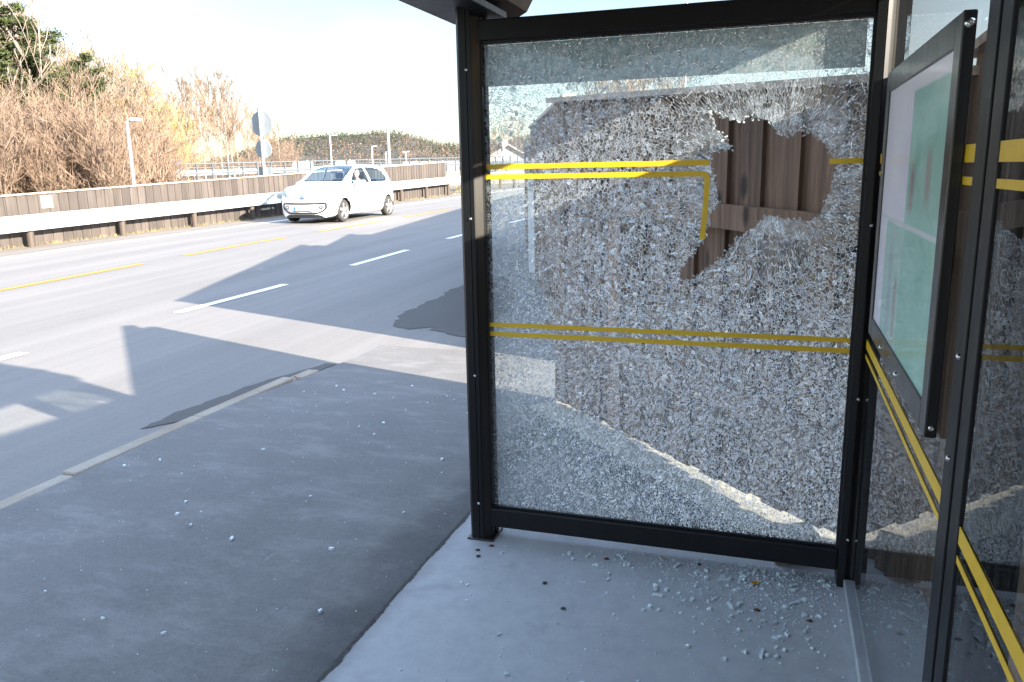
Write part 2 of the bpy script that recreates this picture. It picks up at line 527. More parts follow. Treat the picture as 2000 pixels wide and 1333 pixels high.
# ------------------------------------------------------------------ timber walls
def timber_wall(name, path, hts, pitch, over, und, cap=True, rails=(), side=1, bottoms=None, mat='fence', depth=.022, capmat='fencecap', posts=2.0, zbase=None):
    """side: +1 = boards' overlapping face on the left of the path direction. hts: absolute top z at each path point"""
    root = empty(name, (path[0][0], path[0][1], gz(*path[0])))
    ox, oy, oz = root.location
    bd = MB(); cp = MB(); rl = MB(); ps = MB()
    for k in range(len(path)-1):
        a = Vector((*path[k], 0)); b = Vector((*path[k+1], 0))
        L = (b-a).length; d = (b-a)/L; nrm = Vector((-d.y, d.x, 0))*side
        n = max(1, round(L/pitch))
        for i in range(n):
            s0 = L*i/n; pp = L/n
            for (c, wd, off) in ((s0+pp*.5, over*pp/pitch, depth), (s0, und*pp/pitch, 0.0)):
                c = min(max(c, wd/2), L-wd/2)
                t = c/L
                top = hts[k][0]+(hts[k][1]-hts[k][0])*t
                p = a+d*c
                bot = (bottoms[k][0]+(bottoms[k][1]-bottoms[k][0])*t if bottoms else .0) + gz(p.x, p.y) + random.uniform(-.006, .006)
                cc = p+nrm*(off+.011)-Vector((ox, oy, oz)); cc.z = (top+bot)/2-oz
                bd.obox(cc, d*wd/2, nrm*.011, (0, 0, (top-bot)/2))
        if cap:
            for (s0, s1) in [(0, L)]:
                z0, z1 = hts[k]
                c0 = a+nrm*(.02); c1 = b+nrm*.02
                hw = .055
                lo = [(c0-nrm*hw, z0), (c0+nrm*hw, z0), (c1+nrm*hw, z1), (c1-nrm*hw, z1)]
                vs = [(q.x-ox, q.y-oy, z+.002-oz) for q, z in lo]+[(q.x-ox, q.y-oy, z+.030-oz) for q, z in lo]
                cp.raw(vs, [(3, 2, 1, 0), (4, 5, 6, 7), (0, 1, 5, 4), (1, 2, 6, 5), (2, 3, 7, 6), (3, 0, 4, 7)])
        for zr0, zr1, face, hh in rails:
            off = (depth+.022+.024) if face > 0 else -.026
            c = (a+b)/2+nrm*off-Vector((ox, oy, oz)); c.z = (zr0+zr1)/2-oz
            ax = (b-a)/2*.995; ax.z = (zr1-zr0)/2
            rl.obox(c, ax, nrm*.0225, (0, 0, hh/2))
        m = max(1, round(L/posts))
        for i in range(m+1):
            c = a+d*min(max(L*i/m, .05), L-.05)-nrm*.085
            top = hts[k][0]+(hts[k][1]-hts[k][0])*i/m-.05
            cc = c-Vector((ox, oy, oz)); bz = gz(c.x, c.y)-.05; cc.z = (top+bz)/2-oz
            ps = MB(); ps.obox(cc, d*.045, nrm*.045, (0, 0, (top-bz)/2)); ps.build('fence_post', M[mat], root)
    bd.build('boards', M[mat], root)
    if cap: cp.build('cap_board', M[capmat], root)
    if rails: rl.build('cross_rail', M[mat], root)
    return root

FB0, FB1 = (-1.325, 4.95), (.63, 2.86)
FBM = (.43, 3.069)
t = timber_wall('timber_fence', [FB0, FBM, FB1], [(1.895, 1.765), (1.765, 1.75)], .222, .128, .150, True,
                rails=((1.335, 1.255, 1, .105), (.50, .44, 1, .105)), side=-1, bottoms=[(-.008, .060), (-.03, -.03)])
tag(t, 'brown board fence with a cross rail, right behind the shattered glass pane', 'fence')
t = timber_wall('timber_fence', [(-1.53, 6.18), (-2.5, 8.9), (-3.55, 11.9)], [(2.03, 2.05), (2.05, 2.10)], .222, .128, .150, True, side=1, rails=((1.3, 1.3, -1, .1),), bottoms=[(-.12, -.1), (-.1, -.1)])
tag(t, 'dark shaded timber noise fence running off beside the bus bay', 'fence')
t = timber_wall('timber_fence', [(-3.56, 11.93), (-4.4, 14.3)], [(1.84, 1.87)], .222, .128, .150, True, side=1)
tag(t, 'lower stepped end section of the shaded noise fence beside the bus bay', 'fence')
t = timber_wall('timber_fence', [(-3.0, 11.7), (-4.9, 23.2), (-6.2, 34)], [(2.0, 2.15), (2.15, 2.3)], .222, .128, .150, True, side=1)
tag(t, 'timber noise fence along the road hidden behind the board fences', 'fence')
t = timber_wall('timber_fence', [(.60, 2.93), (.60, 2.02), (.60, -6.0)], [(1.81, 1.85), (1.85, 2.17)], .222, .128, .150, True, side=-1, bottoms=[(-.02, -.02), (-.02, -.02)], rails=((1.3, 1.3, 1, .1), (.45, .45, 1, .1)))
tag(t, 'brown board fence close behind the clear back panes of the shelter', 'fence')

# far timber wall on the other side of the road
def wtop(y): return .82+(y-1)*.0318
t = timber_wall('low_timber_wall', [(-14.45, 1), (-14.45, 12), (-14.45, 23), (-14.45, 34.4)], [(wtop(1), wtop(12)), (wtop(12), wtop(23)), (wtop(23), wtop(34.4))], .25, .20, .24, True, side=-1, mat='farwood', depth=.016, posts=3.0)
tag(t, 'low brown timber wall with a pale top edge behind the steel guard rail', 'wall')

# ------------------------------------------------------------------ guard rail
def guard_rail():
    root = empty('guard_rail', (-14.1, 0, 0))
    prof = [(-.03, -.155), (.03, -.15), (.045, -.10), (.03, -.045), (-.022, -.025), (-.022, .025), (.03, .045), (.045, .10), (.03, .15), (-.03, .155)]
    b = MB(); vs = []; ys = [-8+i*1.0 for i in range(76)]
    def zc(y): return .397+(y)*.0203
    for y in ys:
        X = 0.0 if y < 40 else .0
        for px, pz in prof: vs.append((px+X, y, zc(y)+pz))
    n = len(prof)
    b.raw(vs, [(j*n+i, j*n+i+1, (j+1)*n+i+1, (j+1)*n+i) for j in range(len(ys)-1) for i in range(n-1)])
    o = b.build('rail', M['rail'], root)
    md = o.modifiers.new('thick', 'SOLIDIFY'); md.thickness = .004
    y = 2.6
    first = None
    while y < 48:
        p = MB()
        z0 = gz(-14.2, 0+y)-.05
        p.tube((-.10, 0, z0), (-.10, 0, zc(y)+.10), .075, .07, 10)
        p.box(-.10, -.03, -.05, .05, zc(y)-.08, zc(y)+.16)
        p.build('post', M['postwood'], root, (0, y, 0))
        y += 2.42
    tag(root, 'long pale steel guard rail on wooden posts along the far road edge', 'guard rail')
guard_rail()

# ------------------------------------------------------------------ bus shelter
XL, XR, YP, ZB, ZT = -1.0635, .2634, 2.918, .1355, 1.963
XB = .3076
shelter = empty('bus_shelter', (-.4, 2.0, Z0))
SO = Vector((-.4, 2.0, Z0))
tag(shelter, 'black framed bus shelter with a shattered glass end pane', 'bus shelter')
class LB(MB):
    """world coordinates, stored relative to the shelter's origin"""
    def build(s, name, mats, parent=shelter, **k):
        org = SO if parent is shelter else SO
        s.v = [(x-org.x, y-org.y, z-org.z) for x, y, z in s.v]
        return MB.build(s, name, mats, parent, **k)
def sub(o, parent):   # sub part: parent has no offset of its own
    o.parent = parent; return o

def screw(p, ax, r=.006, parent=None):
    b = LB(); ax = Vector(ax); p = Vector(p)
    b.revolve([(r, 0), (r*.95, .003), (r*.6, .005), (r*.4, .005), (r*.38, .002), (0.0001, .002)], p, ax, 10)
    o = b.build('screw', M['steel'], shelter)
    if parent is not None: o.parent = parent
    return o

# profiled front post (a chamfered hollow section with a seam and a glazing lip)
def profile_post(name, poly, z0, z1, mats):
    b = LB()
    n = len(poly)
    vs = [(x, y, z) for z in (z0, z1) for x, y, _ in poly]
    for i in range(n):
        j = (i+1) % n
        b.raw([vs[i], vs[j], vs[n+j], vs[n+i]], [(0, 1, 2, 3)], poly[i][2])
    b.raw(vs[n:], [tuple(range(n))]); b.raw(vs[:n][::-1], [tuple(range(n))])
    return b.build(name, mats)
px0, px1 = -1.147, -1.068
py0, py1 = 2.862, 2.975
post_l = profile_post('front_post', [
    (px0+.012, py0, 0), (px0+.040, py0, 0), (px0+.0405, py0+.006, 0), (px0+.0425, py0+.006, 0), (px0+.043, py0, 0), (px0+.058, py0, 0), (px0+.062, py0+.004, 1), (px0+.084, py0+.026, 0),
    (px0+.090, py0+.030, 0), (px0+.090, py0+.048, 0), (px1-.004, py0+.048, 0), (px1-.004, py0+.066, 0), (px0+.090, py0+.066, 0),
    (px0+.090, py1-.012, 0), (px0+.078, py1, 0), (px0+.012, py1, 0), (px0, py1-.012, 0), (px0, py0+.012, 0)], 0.004, 2.14, [M['frame'], M['frameside']])
for z in (1.86, 1.32, .705, .165):
    screw((px0+.0415, py0, z), (0, -1, 0), .0062, post_l)
b = LB(); b.bev(px0-.012, px1+.022, py0-.010, py1+.012, Z0, Z0+.008, .003)
b.build('base_plate', M['case'])
cx0 = .268
post_c = profile_post('corner_post', [
    (cx0, 2.866, 0), (cx0+.024, 2.862, 0), (cx0+.025, 2.868, 0), (cx0+.028, 2.868, 0), (cx0+.029, 2.866, 0), (cx0+.044, 2.874, 1), (cx0+.062, 2.896, 0), (cx0+.10, 2.90, 0), (cx0+.10, 2.98, 0), (cx0, 2.98, 0)], .004, 2.3, [M['frame'], M['frameside']])
for z in (1.30, .71, .19):
    screw((cx0+.0265, 2.866, z), (0, -1, 0), .0062, post_c)
# upper and lower rails of the end panel
b = LB(); b.bev(px1, cx0, 2.885, 2.950, ZT-.002, ZT+.070, .004); b.box(px1, cx0, 2.899, 2.909, ZT-.012, ZT-.002); b.box(px1, cx0, 2.926, 2.936, ZT-.012, ZT-.002)
b.build('top_rail', M['frame'])
b = LB(); b.bev(px1, cx0, 2.885, 2.950, ZB-.078, ZB+.002, .004); b.box(px1, cx0, 2.899, 2.909, ZB+.002, ZB+.011)
b.build('bottom_rail', M['frame'])
for xa, xb_ in ((XL-.012, XL+.006), (XR-.004, XR+.006)):
    b = LB(); b.box(xa, xb_, 2.896, 2.910, ZB, ZT); b.build('glazing_seal', M['black'])

# shattered pane --------------------------------------------------
HOLE = [(-0.239,1.690),(-0.213,1.676),(-0.175,1.657),(-0.144,1.646),(-0.129,1.649),(-0.120,1.667),(-0.098,1.661),(-0.078,1.654),(-0.045,1.649),(-0.024,1.628),(-0.006,1.601),(0.007,1.594),(0.033,1.597),(0.061,1.612),(0.075,1.602),(0.104,1.598),(0.124,1.581),(0.134,1.564),(0.149,1.554),(0.162,1.534),(0.176,1.500),(0.176,1.458),(0.170,1.413),(0.151,1.383),(0.147,1.349),(0.136,1.323),(0.104,1.311),(0.071,1.315),(0.037,1.318),(0.004,1.323),(-0.030,1.328),(-0.062,1.300),(-0.092,1.275),(-0.129,1.243),(-0.162,1.203),(-0.196,1.170),(-0.239,1.136),(-0.283,1.104),(-0.323,1.101),(-0.329,1.131),(-0.294,1.177),(-0.263,1.224),(-0.251,1.242),(-0.237,1.246),(-0.227,1.314),(-0.223,1.341),(-0.211,1.353),(-0.195,1.385),(-0.205,1.429),(-0.218,1.464),(-0.230,1.499),(-0.230,1.548),(-0.189,1.555),(-0.161,1.558),(-0.169,1.572),(-0.193,1.586),(-0.169,1.589),(-0.190,1.607),(-0.215,1.625),(-0.219,1.649),(-0.227,1.666)]
def m_crack(shift=(0, 0, 0), seed=0.0):
    m = NT('shattered_safety_glass')
    tc = m.n('TexCoord')
    sx = m.n('SeparateXYZ'); m.l(tc.outputs['Object'], sx.inputs[0])
    ox, oz = SO.x, SO.z
    X = m.math('ADD', sx.outputs[0], ox); Z = m.math('ADD', sx.outputs[2], oz)
    cb = m.n('CombineXYZ'); m.l(X, cb.inputs[0]); m.l(Z, cb.inputs[1])
    P = cb.outputs[0]
    def ncol(scale, amp, detail=2):
        nd = m.n('TexNoise'); nd.inputs['Scale'].default_value = scale; nd.inputs['Detail'].default_value = detail
        m.l(P, nd.inputs['Vector'])
        a = m.vmath('SUBTRACT', nd.outputs['Color']); a.inputs[1].default_value = (.5, .5, .5)
        s = m.vmath('SCALE', a.outputs[0]); s.inputs['Scale'].default_value = amp
        return s.outputs[0]
    W = m.vmath('ADD', P, ncol(2.2, .16)).outputs[0]
    W = m.vmath('ADD', W, ncol(16, .012)).outputs[0]
    # slightly elongated cells, the long axis turning over the pane
    mp = m.n('Mapping'); mp.inputs['Rotation'].default_value = (0, 0, rad(28)); mp.inputs['Scale'].default_value = (1.12, .90, 1)
    m.l(W, mp.inputs[0]); W = mp.outputs[0]
    def vor(vec, scale, feat):
        v = m.n('TexVoronoi', voronoi_dimensions='2D', feature=feat)
        v.inputs['Scale'].default_value = scale; v.inputs['Randomness'].default_value = 1
        m.l(vec, v.inputs['Vector']); return v
    low = m.math('GREATER_THAN', m.math('ADD', m.math('MULTIPLY', m.noise(9, P, 4, .7), .9), m.math('MULTIPLY', m.math('SUBTRACT', 1.02, Z), 1.1)), .45)
    W2 = m.vmath('ADD', W, ncol(70, .0075, 1)).outputs[0]
    def hier(c0, c1_, thr):
        a = vor(W2, c0, 'DISTANCE_TO_EDGE').outputs['Distance']; ca_ = m.n('SeparateColor'); m.l(vor(W2, c0, 'F1').outputs['Color'], ca_.inputs[0])
        b_ = vor(W2, c1_, 'DISTANCE_TO_EDGE').outputs['Distance']
        a = m.math('MULTIPLY', a, 100.0/c0); b_ = m.math('MULTIPLY', b_, 100.0/c1_)
        b_ = m.math('ADD', b_, m.math('MULTIPLY', m.math('LESS_THAN', ca_.outputs[1], thr), 9.0))
        return m.math('MINIMUM', a, b_)
    eA = hier(84, 140, .50); eB = hier(124, 195, .55)
    cA = vor(W2, 84, 'F1').outputs['Color']; cB = vor(W2, 124, 'F1').outputs['Color']
    mE = m.n('Mix', data_type='FLOAT'); m.l(low, mE.inputs[0]); m.l(eA, mE.inputs[2]); m.l(eB, mE.inputs[3]); e1 = mE.outputs[0]
    c1 = m.mix(low, cA, cB)
    # splinters radiating from the blow
    cx, cz = -.02, 1.43
    dx = m.math('SUBTRACT', X, cx); dz = m.math('SUBTRACT', Z, cz)
    r = m.math('SQRT', m.math('ADD', m.math('MULTIPLY', dx, dx), m.math('MULTIPLY', dz, dz)))
    an = m.math('ARCTAN2', dz, dx)
    wob = m.noise(9, P, 2)
    pv = m.n('CombineXYZ'); m.l(m.math('ADD', m.math('MULTIPLY', r, 34), m.math('MULTIPLY', wob, 1.2)), pv.inputs[0])
    m.l(m.math('ADD', m.math('MULTIPLY', an, 50), m.math('MULTIPLY', wob, 1.6)), pv.inputs[1])
    e2 = vor(pv.outputs[0], 1.0, 'DISTANCE_TO_EDGE').outputs['Distance']
    c2 = vor(pv.outputs[0], 1.0, 'F1').outputs['Color']
    big = m.noise(6.5, P, 3, .6)
    up = m.sstep(dz, -.15, .2)
    lim = m.math('ADD', m.math('MULTIPLY', big, .66), m.math('MULTIPLY', up, .10))
    pol = m.math('LESS_THAN', r, m.math('SUBTRACT', lim, .04))
    # line width varies
    wv = m.noise(30, P, 3, .7)
    g0 = m.n('NewGeometry')
    wl = m.math('MULTIPLY', m.math('ADD', m.math('MULTIPLY', m.sstep(wv, .28, .72), .045), .033), m.math('SUBTRACT', 1.0, m.math('MULTIPLY', m.math('GREATER_THAN', m.math('ADD', sx.outputs[1], SO.y), 2.917), .65)))
    def line(e, k=1.0):
        q = m.math('DIVIDE', e, m.math('MULTIPLY', wl, k))
        return m.math('SUBTRACT', 1.0, m.sstep(q, .58, 1.02))
    l1 = line(e1); l2 = line(e2, 1.25)
    mixf = m.n('Mix', data_type='FLOAT'); m.l(pol, mixf.inputs[0]); m.l(l1, mixf.inputs[2]); m.l(l2, mixf.inputs[3])
    lm = mixf.outputs[0]
    cc = m.mix(pol, c1, c2)
    # long runs that cross many cells
    eb = vor(m.vmath('ADD', P, ncol(5, .10)).outputs[0], 4.2, 'DISTANCE_TO_EDGE').outputs['Distance']
    run = m.math('MULTIPLY', m.math('SUBTRACT', 1.0, m.sstep(eb, .002, .008)), m.sstep(m.noise(3, P, 2), .45, .6))
    lm = m.math('MAXIMUM', lm, m.math('MULTIPLY', run, .45))
    # crushed, milky grains
    sc = m.n('SeparateColor'); m.l(cc, sc.inputs[0])
    grain = m.math('MULTIPLY', m.math('POWER', sc.outputs[0], 14.0), .7)
    # crushed whitish rim round the hole
    ex = m.math('DIVIDE', m.math('SUBTRACT', X, -.03), .222); ez = m.math('DIVIDE', m.math('SUBTRACT', Z, 1.488), .195)
    er = m.math('SQRT', m.math('ADD', m.math('MULTIPLY', ex, ex), m.math('MULTIPLY', ez, ez)))
    rim = m.math('MULTIPLY', m.sstep(er, 1.55, .95), m.sstep(m.noise(19, P, 4, .7), .40, .62))
    grain = m.math('MAXIMUM', grain, m.math('MULTIPLY', rim, m.math('ADD', m.math('MULTIPLY', sc.outputs[1], .6), .15)))
    milk = m.math('MULTIPLY', m.sstep(m.noise(7, P, 3, .6), .66, .74), .35)
    lm = m.math('MAXIMUM', lm, m.math('MAXIMUM', grain, milk))
    lm = m.math('MULTIPLY', lm, m.math('ADD', m.math('MULTIPLY', m.noise(55, P, 2), .8), .6), clamp=True)
    # shaders
    tr = m.n('BsdfTransparent'); tr.inputs[0].default_value = (.93, .965, .965, 1)
    gl = m.n('BsdfGlossy'); gl.inputs['Roughness'].default_value = .03
    g = m.n('NewGeometry')
    jc = m.vmath('SUBTRACT', cc); jc.inputs[1].default_value = (.5, .5, .5)
    js = m.vmath('SCALE', jc.outputs[0]); js.inputs['Scale'].default_value = .30
    nn = m.vmath('NORMALIZE', m.vmath('ADD', g.outputs['Normal'], js.outputs[0]).outputs[0])
    m.l(nn.outputs[0], gl.inputs['Normal'])
    dt = m.vmath('DOT_PRODUCT', g.outputs['Incoming'], nn.outputs[0])
    ca = m.math('ABSOLUTE', dt.outputs['Value'])
    fr = m.math('ADD', m.math('MULTIPLY', m.math('POWER', m.math('SUBTRACT', 1.0, ca), 5.0), .9), .04, clamp=True)
    mx = m.n('MixShader'); m.l(fr, mx.inputs[0]); m.l(tr.outputs[0], mx.inputs[1]); m.l(gl.outputs[0], mx.inputs[2])
    df = m.n('BsdfDiffuse'); df.inputs[0].default_value = (.93, .95, .97, 1)
    tl = m.n('BsdfTranslucent'); tl.inputs[0].default_value = (.93, .95, .97, 1)
    m2 = m.n('MixShader'); m2.inputs[0].default_value = .5; m.l(df.outputs[0], m2.inputs[1]); m.l(tl.outputs[0], m2.inputs[2])
    rg = m.n('BsdfGlossy'); rg.inputs['Roughness'].default_value = .22
    jn = m.n('TexNoise'); jn.inputs['Scale'].default_value = 210; jn.inputs['Detail'].default_value = 1; m.l(P, jn.inputs['Vector'])
    ja = m.vmath('SUBTRACT', jn.outputs['Color']); ja.inputs[1].default_value = (.70, .5, .42)
    jb = m.vmath('SCALE', ja.outputs[0]); jb.inputs['Scale'].default_value = 3.2
    n2 = m.vmath('NORMALIZE', m.vmath('ADD', g.outputs['Normal'], jb.outputs[0]).outputs[0])
    m.l(n2.outputs[0], rg.inputs['Normal']); rg.inputs[0].default_value = (.95, .97, 1, 1)
    mg = m.n('MixShader'); mg.inputs[0].default_value = .62; m.l(m2.outputs[0], mg.inputs[1]); m.l(rg.outputs[0], mg.inputs[2]); m2 = mg
    m3 = m.n('MixShader'); m.l(lm, m3.inputs[0]); m.l(mx.outputs[0], m3.inputs[1]); m.l(m2.outputs[0], m3.inputs[2])
    m.l(m3.outputs[0], m.o.inputs['Surface'])
    return m.mat
M['crack'] = m_crack()
def m_glassedge():
    m = NT('broken_glass_edge')
    a = m.noise(90, None, 3)
    m.b.inputs['Transmission Weight'].default_value = .35
    return m.fin(m.ramp(a, [(.35, (.60, .68, .68)), (.65, (.92, .95, .96))]), .25)
M['glassedge'] = m_glassedge()
def jag(poly, step, amp):
    out = []
    for i, p in enumerate(poly):
        q = poly[(i+1) % len(poly)]
        L = math.hypot(q[0]-p[0], q[1]-p[1]); n = max(1, round(L/step))
        nx, nz = -(q[1]-p[1])/L, (q[0]-p[0])/L
        for k in range(n):
            t = k/n+random.uniform(-.15, .15)/n
            a = random.uniform(-amp, amp)
            out.append((p[0]+(q[0]-p[0])*t+nx*a, p[1]+(q[1]-p[1])*t+nz*a))
    return out
HJ = jag(HOLE, .0075, .0058)
SLIT = []
outer = [(XL-.004, ZB-.004), (XR+.003, ZB-.004), (XR+.003, ZT+.003), (XL-.004, ZT+.003)]
def pane():
    b = LB()
    allp = [Vector((x, z, 0)) for x, z in outer+HJ]
    tri = tessellate_polygon([[Vector((x, z, 0)) for x, z in outer], [Vector((x, z, 0)) for x, z in HJ]])
    n = len(allp)
    yf, yb = 2.9135, 2.9205
    vs = [(p.x, yf, p.y) for p in allp]+[(p.x, yb, p.y) for p in allp]
    for t in tri:
        a, c, d = [allp[i] for i in t]
        ccw = (c.x-a.x)*(d.y-a.y)-(c.y-a.y)*(d.x-a.x) > 0
        t1 = tuple(t) if ccw else tuple(t)[::-1]
        b.f.append(t1); b.m.append(0); b.sm.append(False)
        b.f.append(tuple(i+n for i in t1[::-1])); b.m.append(0); b.sm.append(False)
    b.v = vs
    for lo, hi in ((4, n),):
        k = hi-lo
        for i in range(k):
            j = (i+1) % k
            b.f.append((lo+i, lo+j, lo+j+n, lo+i+n)); b.m.append(1); b.sm.append(False)
    return b.build('shattered_pane', [M['crack'], M['glassedge']])
pane_o = pane()
# crushed crumbs still clinging round the hole
def fringe():
    b = LB(); r = random.Random(21)
    for x, z in HJ:
        for k in range(2):
            if r.random() < .62: continue
            s = r.uniform(.0010, .0028); c = Vector((x+r.gauss(0, .004), 2.917+r.uniform(-.004, .004), z+r.gauss(0, .004)))
            a = r.uniform(0, 3.1); u = Vector((math.cos(a), r.uniform(-.4, .4), math.sin(a)))*s*r.uniform(.8, 1.9); v = Vector((-math.sin(a), r.uniform(-.3, .3), math.cos(a)))*s
            b.obox(c, u, v, u.cross(v).normalized()*s*.9)
    o = b.build('clinging_crumbs', M['glassedge']); o.parent = pane_o; o['kind'] = 'stuff'
fringe()
pane_o['label'] = 'crazed safety glass pane with a large ragged hole'
# tape stripes on the pane, broken where the glass is gone
YT = 2.9115
def tape(name, pts, wd, parent, mat='tape', y=YT, jagl=0):
    """strip along pts (x,z) of width wd"""
    b = LB(); L = []; R = []
    for i, p in enumerate(pts):
        a = pts[max(0, i-1)]; c = pts[min(len(pts)-1, i+1)]
        dx, dz = c[0]-a[0], c[1]-a[1]; l = math.hypot(dx, dz)
        nx, nz = -dz/l*wd/2, dx/l*wd/2
        L.append((p[0]+nx, y, p[1]+nz)); R.append((p[0]-nx, y, p[1]-nz))
    for i in range(len(pts)-1):
        b.face([R[i], R[i+1], L[i+1], L[i]])
        b.face([(q[0], y+.0006, q[2]) for q in (L[i], L[i+1], R[i+1], R[i])])
    o = b.build(name, M[mat]); o.parent = parent
    return o
def xs(a, b, n, z, dz=0): return [(a+(b-a)*i/n, z+dz*i/n+random.uniform(-.0006, .0006)) for i in range(n+1)]
tape('tape_stripe', xs(XL+.002, -.232, 40, 1.512), .019, pane_o)
tape('tape_stripe', xs(.157, XR-.002, 6, 1.508), .017, pane_o)
bend = [(-.262, 1.4745), (-.248, 1.473), (-.240, 1.466), (-.2375, 1.456)]
tape('tape_stripe', xs(XL+.002, -.285, 40, 1.475)+bend+[(-.239, 1.42), (-.241, 1.36), (-.245, 1.30), (-.249, 1.247)], .0185, pane_o)
tape('tape_stripe', xs(XL+.002, XR-.002, 60, .905), .0175, pane_o)
tape('tape_stripe', xs(XL+.002, XR-.002, 60, .868), .0175, pane_o)

# frosted name film at the top of the pane, seen from its back
def m_film():
    m = NT('frosted_film')
    sx = m.n('SeparateXYZ'); tc = m.n('TexCoord'); m.l(tc.outputs['Object'], sx.inputs[0])
    X = m.math('ADD', sx.outputs[0], SO.x); Z = m.math('ADD', sx.outputs[2], SO.z)
    # broad pale arch printed on the film
    ddx = m.math('DIVIDE', m.math('SUBTRACT', X, -.25), .42); ddz = m.math('DIVIDE', m.math('SUBTRACT', Z, 1.74), .155)
    rr = m.math('ADD', m.math('MULTIPLY', ddx, ddx), m.math('MULTIPLY', ddz, ddz))
    arch = m.sstep(rr, 1.04, .97)
    # pale left part behind a slanting edge
    le = m.sstep(m.math('ADD', m.math('ADD', X, .62), m.math('MULTIPLY', m.math('SUBTRACT', Z, 1.85), 3.2)), .02, -.02)
    k = m.math('MAXIMUM', arch, m.math('MULTIPLY', le, .8))
    gr = m.n('TexVoronoi', voronoi_dimensions='3D', feature='DISTANCE_TO_EDGE'); gr.inputs['Scale'].default_value = 98; m.l(tc.outputs['Object'], gr.inputs['Vector'])
    gv = m.ramp(gr.outputs['Distance'], [(.02, 1.25), (.22, .95)])
    col = m.mix(k, (.45, .49, .47), (.60, .64, .64))
    col = m.mix(1.0, col, gv, 'MULTIPLY')
    tl = m.n('BsdfTranslucent'); df = m.n('BsdfDiffuse'); m.l(col, tl.inputs[0]); m.l(col, df.inputs[0])
    mx = m.n('MixShader'); mx.inputs[0].default_value = .45; m.l(tl.outputs[0], mx.inputs[1]); m.l(df.outputs[0], mx.inputs[2])
    tr = m.n('BsdfTransparent')
    m2 = m.n('MixShader'); m2.inputs[0].default_value = .90; m.l(tr.outputs[0], m2.inputs[1]); m.l(mx.outputs[0], m2.inputs[2])
    m.l(m2.outputs[0], m.o.inputs[0])
    return m.mat
M['film'] = m_film()
b = LB(); b.box(XL+.008, XR-.018, 2.922, 2.9235, 1.803, 1.948)
o = b.build('frosted_film', M['film']); o.parent = pane_o

# back wall panes
def m_clear(name, tint=(.90, .94, .93), dirt=.05):
    m = NT(name)
    tr = m.n('BsdfTransparent'); tr.inputs[0].default_value = (*tint, 1)
    gl = m.n('BsdfGlossy'); gl.inputs['Roughness'].default_value = .006
    g = m.n('NewGeometry')
    dt = m.vmath('DOT_PRODUCT', g.outputs['Incoming'], g.outputs['Normal'])
    ca = m.math('ABSOLUTE', dt.outputs['Value'])
    fr = m.math('ADD', m.math('MULTIPLY', m.math('POWER', m.math('SUBTRACT', 1.0, ca), 4.6), .95), .045, clamp=True)
    mx = m.n('MixShader'); m.l(fr, mx.inputs[0]); m.l(tr.outputs[0], mx.inputs[1]); m.l(gl.outputs[0], mx.inputs[2])
    df = m.n('BsdfDiffuse'); df.inputs[0].default_value = (.55, .56, .56, 1)
    st = m.noise(1.0, m.coords((30, 30, 1.5)), 5, .6)
    ms = m.n('MixShader'); m.l(m.math('MULTIPLY', m.sstep(st, .35, .75), dirt), ms.inputs[0]); m.l(mx.outputs[0], ms.inputs[1]); m.l(df.outputs[0], ms.inputs[2])
    m.l(ms.outputs[0], m.o.inputs[0])
    return m.mat
M['clear'] = m_clear('clear_glass')
def back_pane(y0, y1, stripes=True):
    b = LB()
    b.face([(XB, y0, .07), (XB, y0, 2.02), (XB, y1, 2.02), (XB, y1, .07)])
    o = b.build('clear_pane', M['clear'])
    for z0, z1 in ((1.498, 1.528), (1.460, 1.474), (.892, .922), (.858, .871)):
        s = LB(); s.box(XB-.0022, XB-.0012, y0+.003, y1-.003, z0, z1)
        q = s.build('tape_stripe', M['tape']); q.parent = o
    return o
back_pane(1.506, 2.862)
back_pane(-.02, 1.368)
b = LB(); b.bev(XB+.006, XB+.085, 1.345, 1.515, .004, 2.3, .006); b.bev(XB-.004, XB+.006, 1.366, 1.428, .04, 2.02, .002); b.bev(XB-.006, XB+.006, 1.436, 1.508, .04, 2.02, .002)
mp_ = b.build('middle_post', M['frame'])
for z in (1.18, 1.0, .56): screw((XB-.006, 1.47, z), (-1, 0, 0), .006, mp_)
b = LB(); b.bev(XB+.006, XB+.085, -.12, -.03, .004, 2.3, .006); b.build('end_post', M['frame'])
b = LB(); b.bev(XB-.018, XB+.02, -.03, 2.86, .006, .040, .004); b.build('floor_rail', M['galv'])
b = LB(); b.bev(XB-.01, XB+.05, -.03, 2.86, 2.02, 2.045, .003); b.build('back_top_rail', M['frame'])
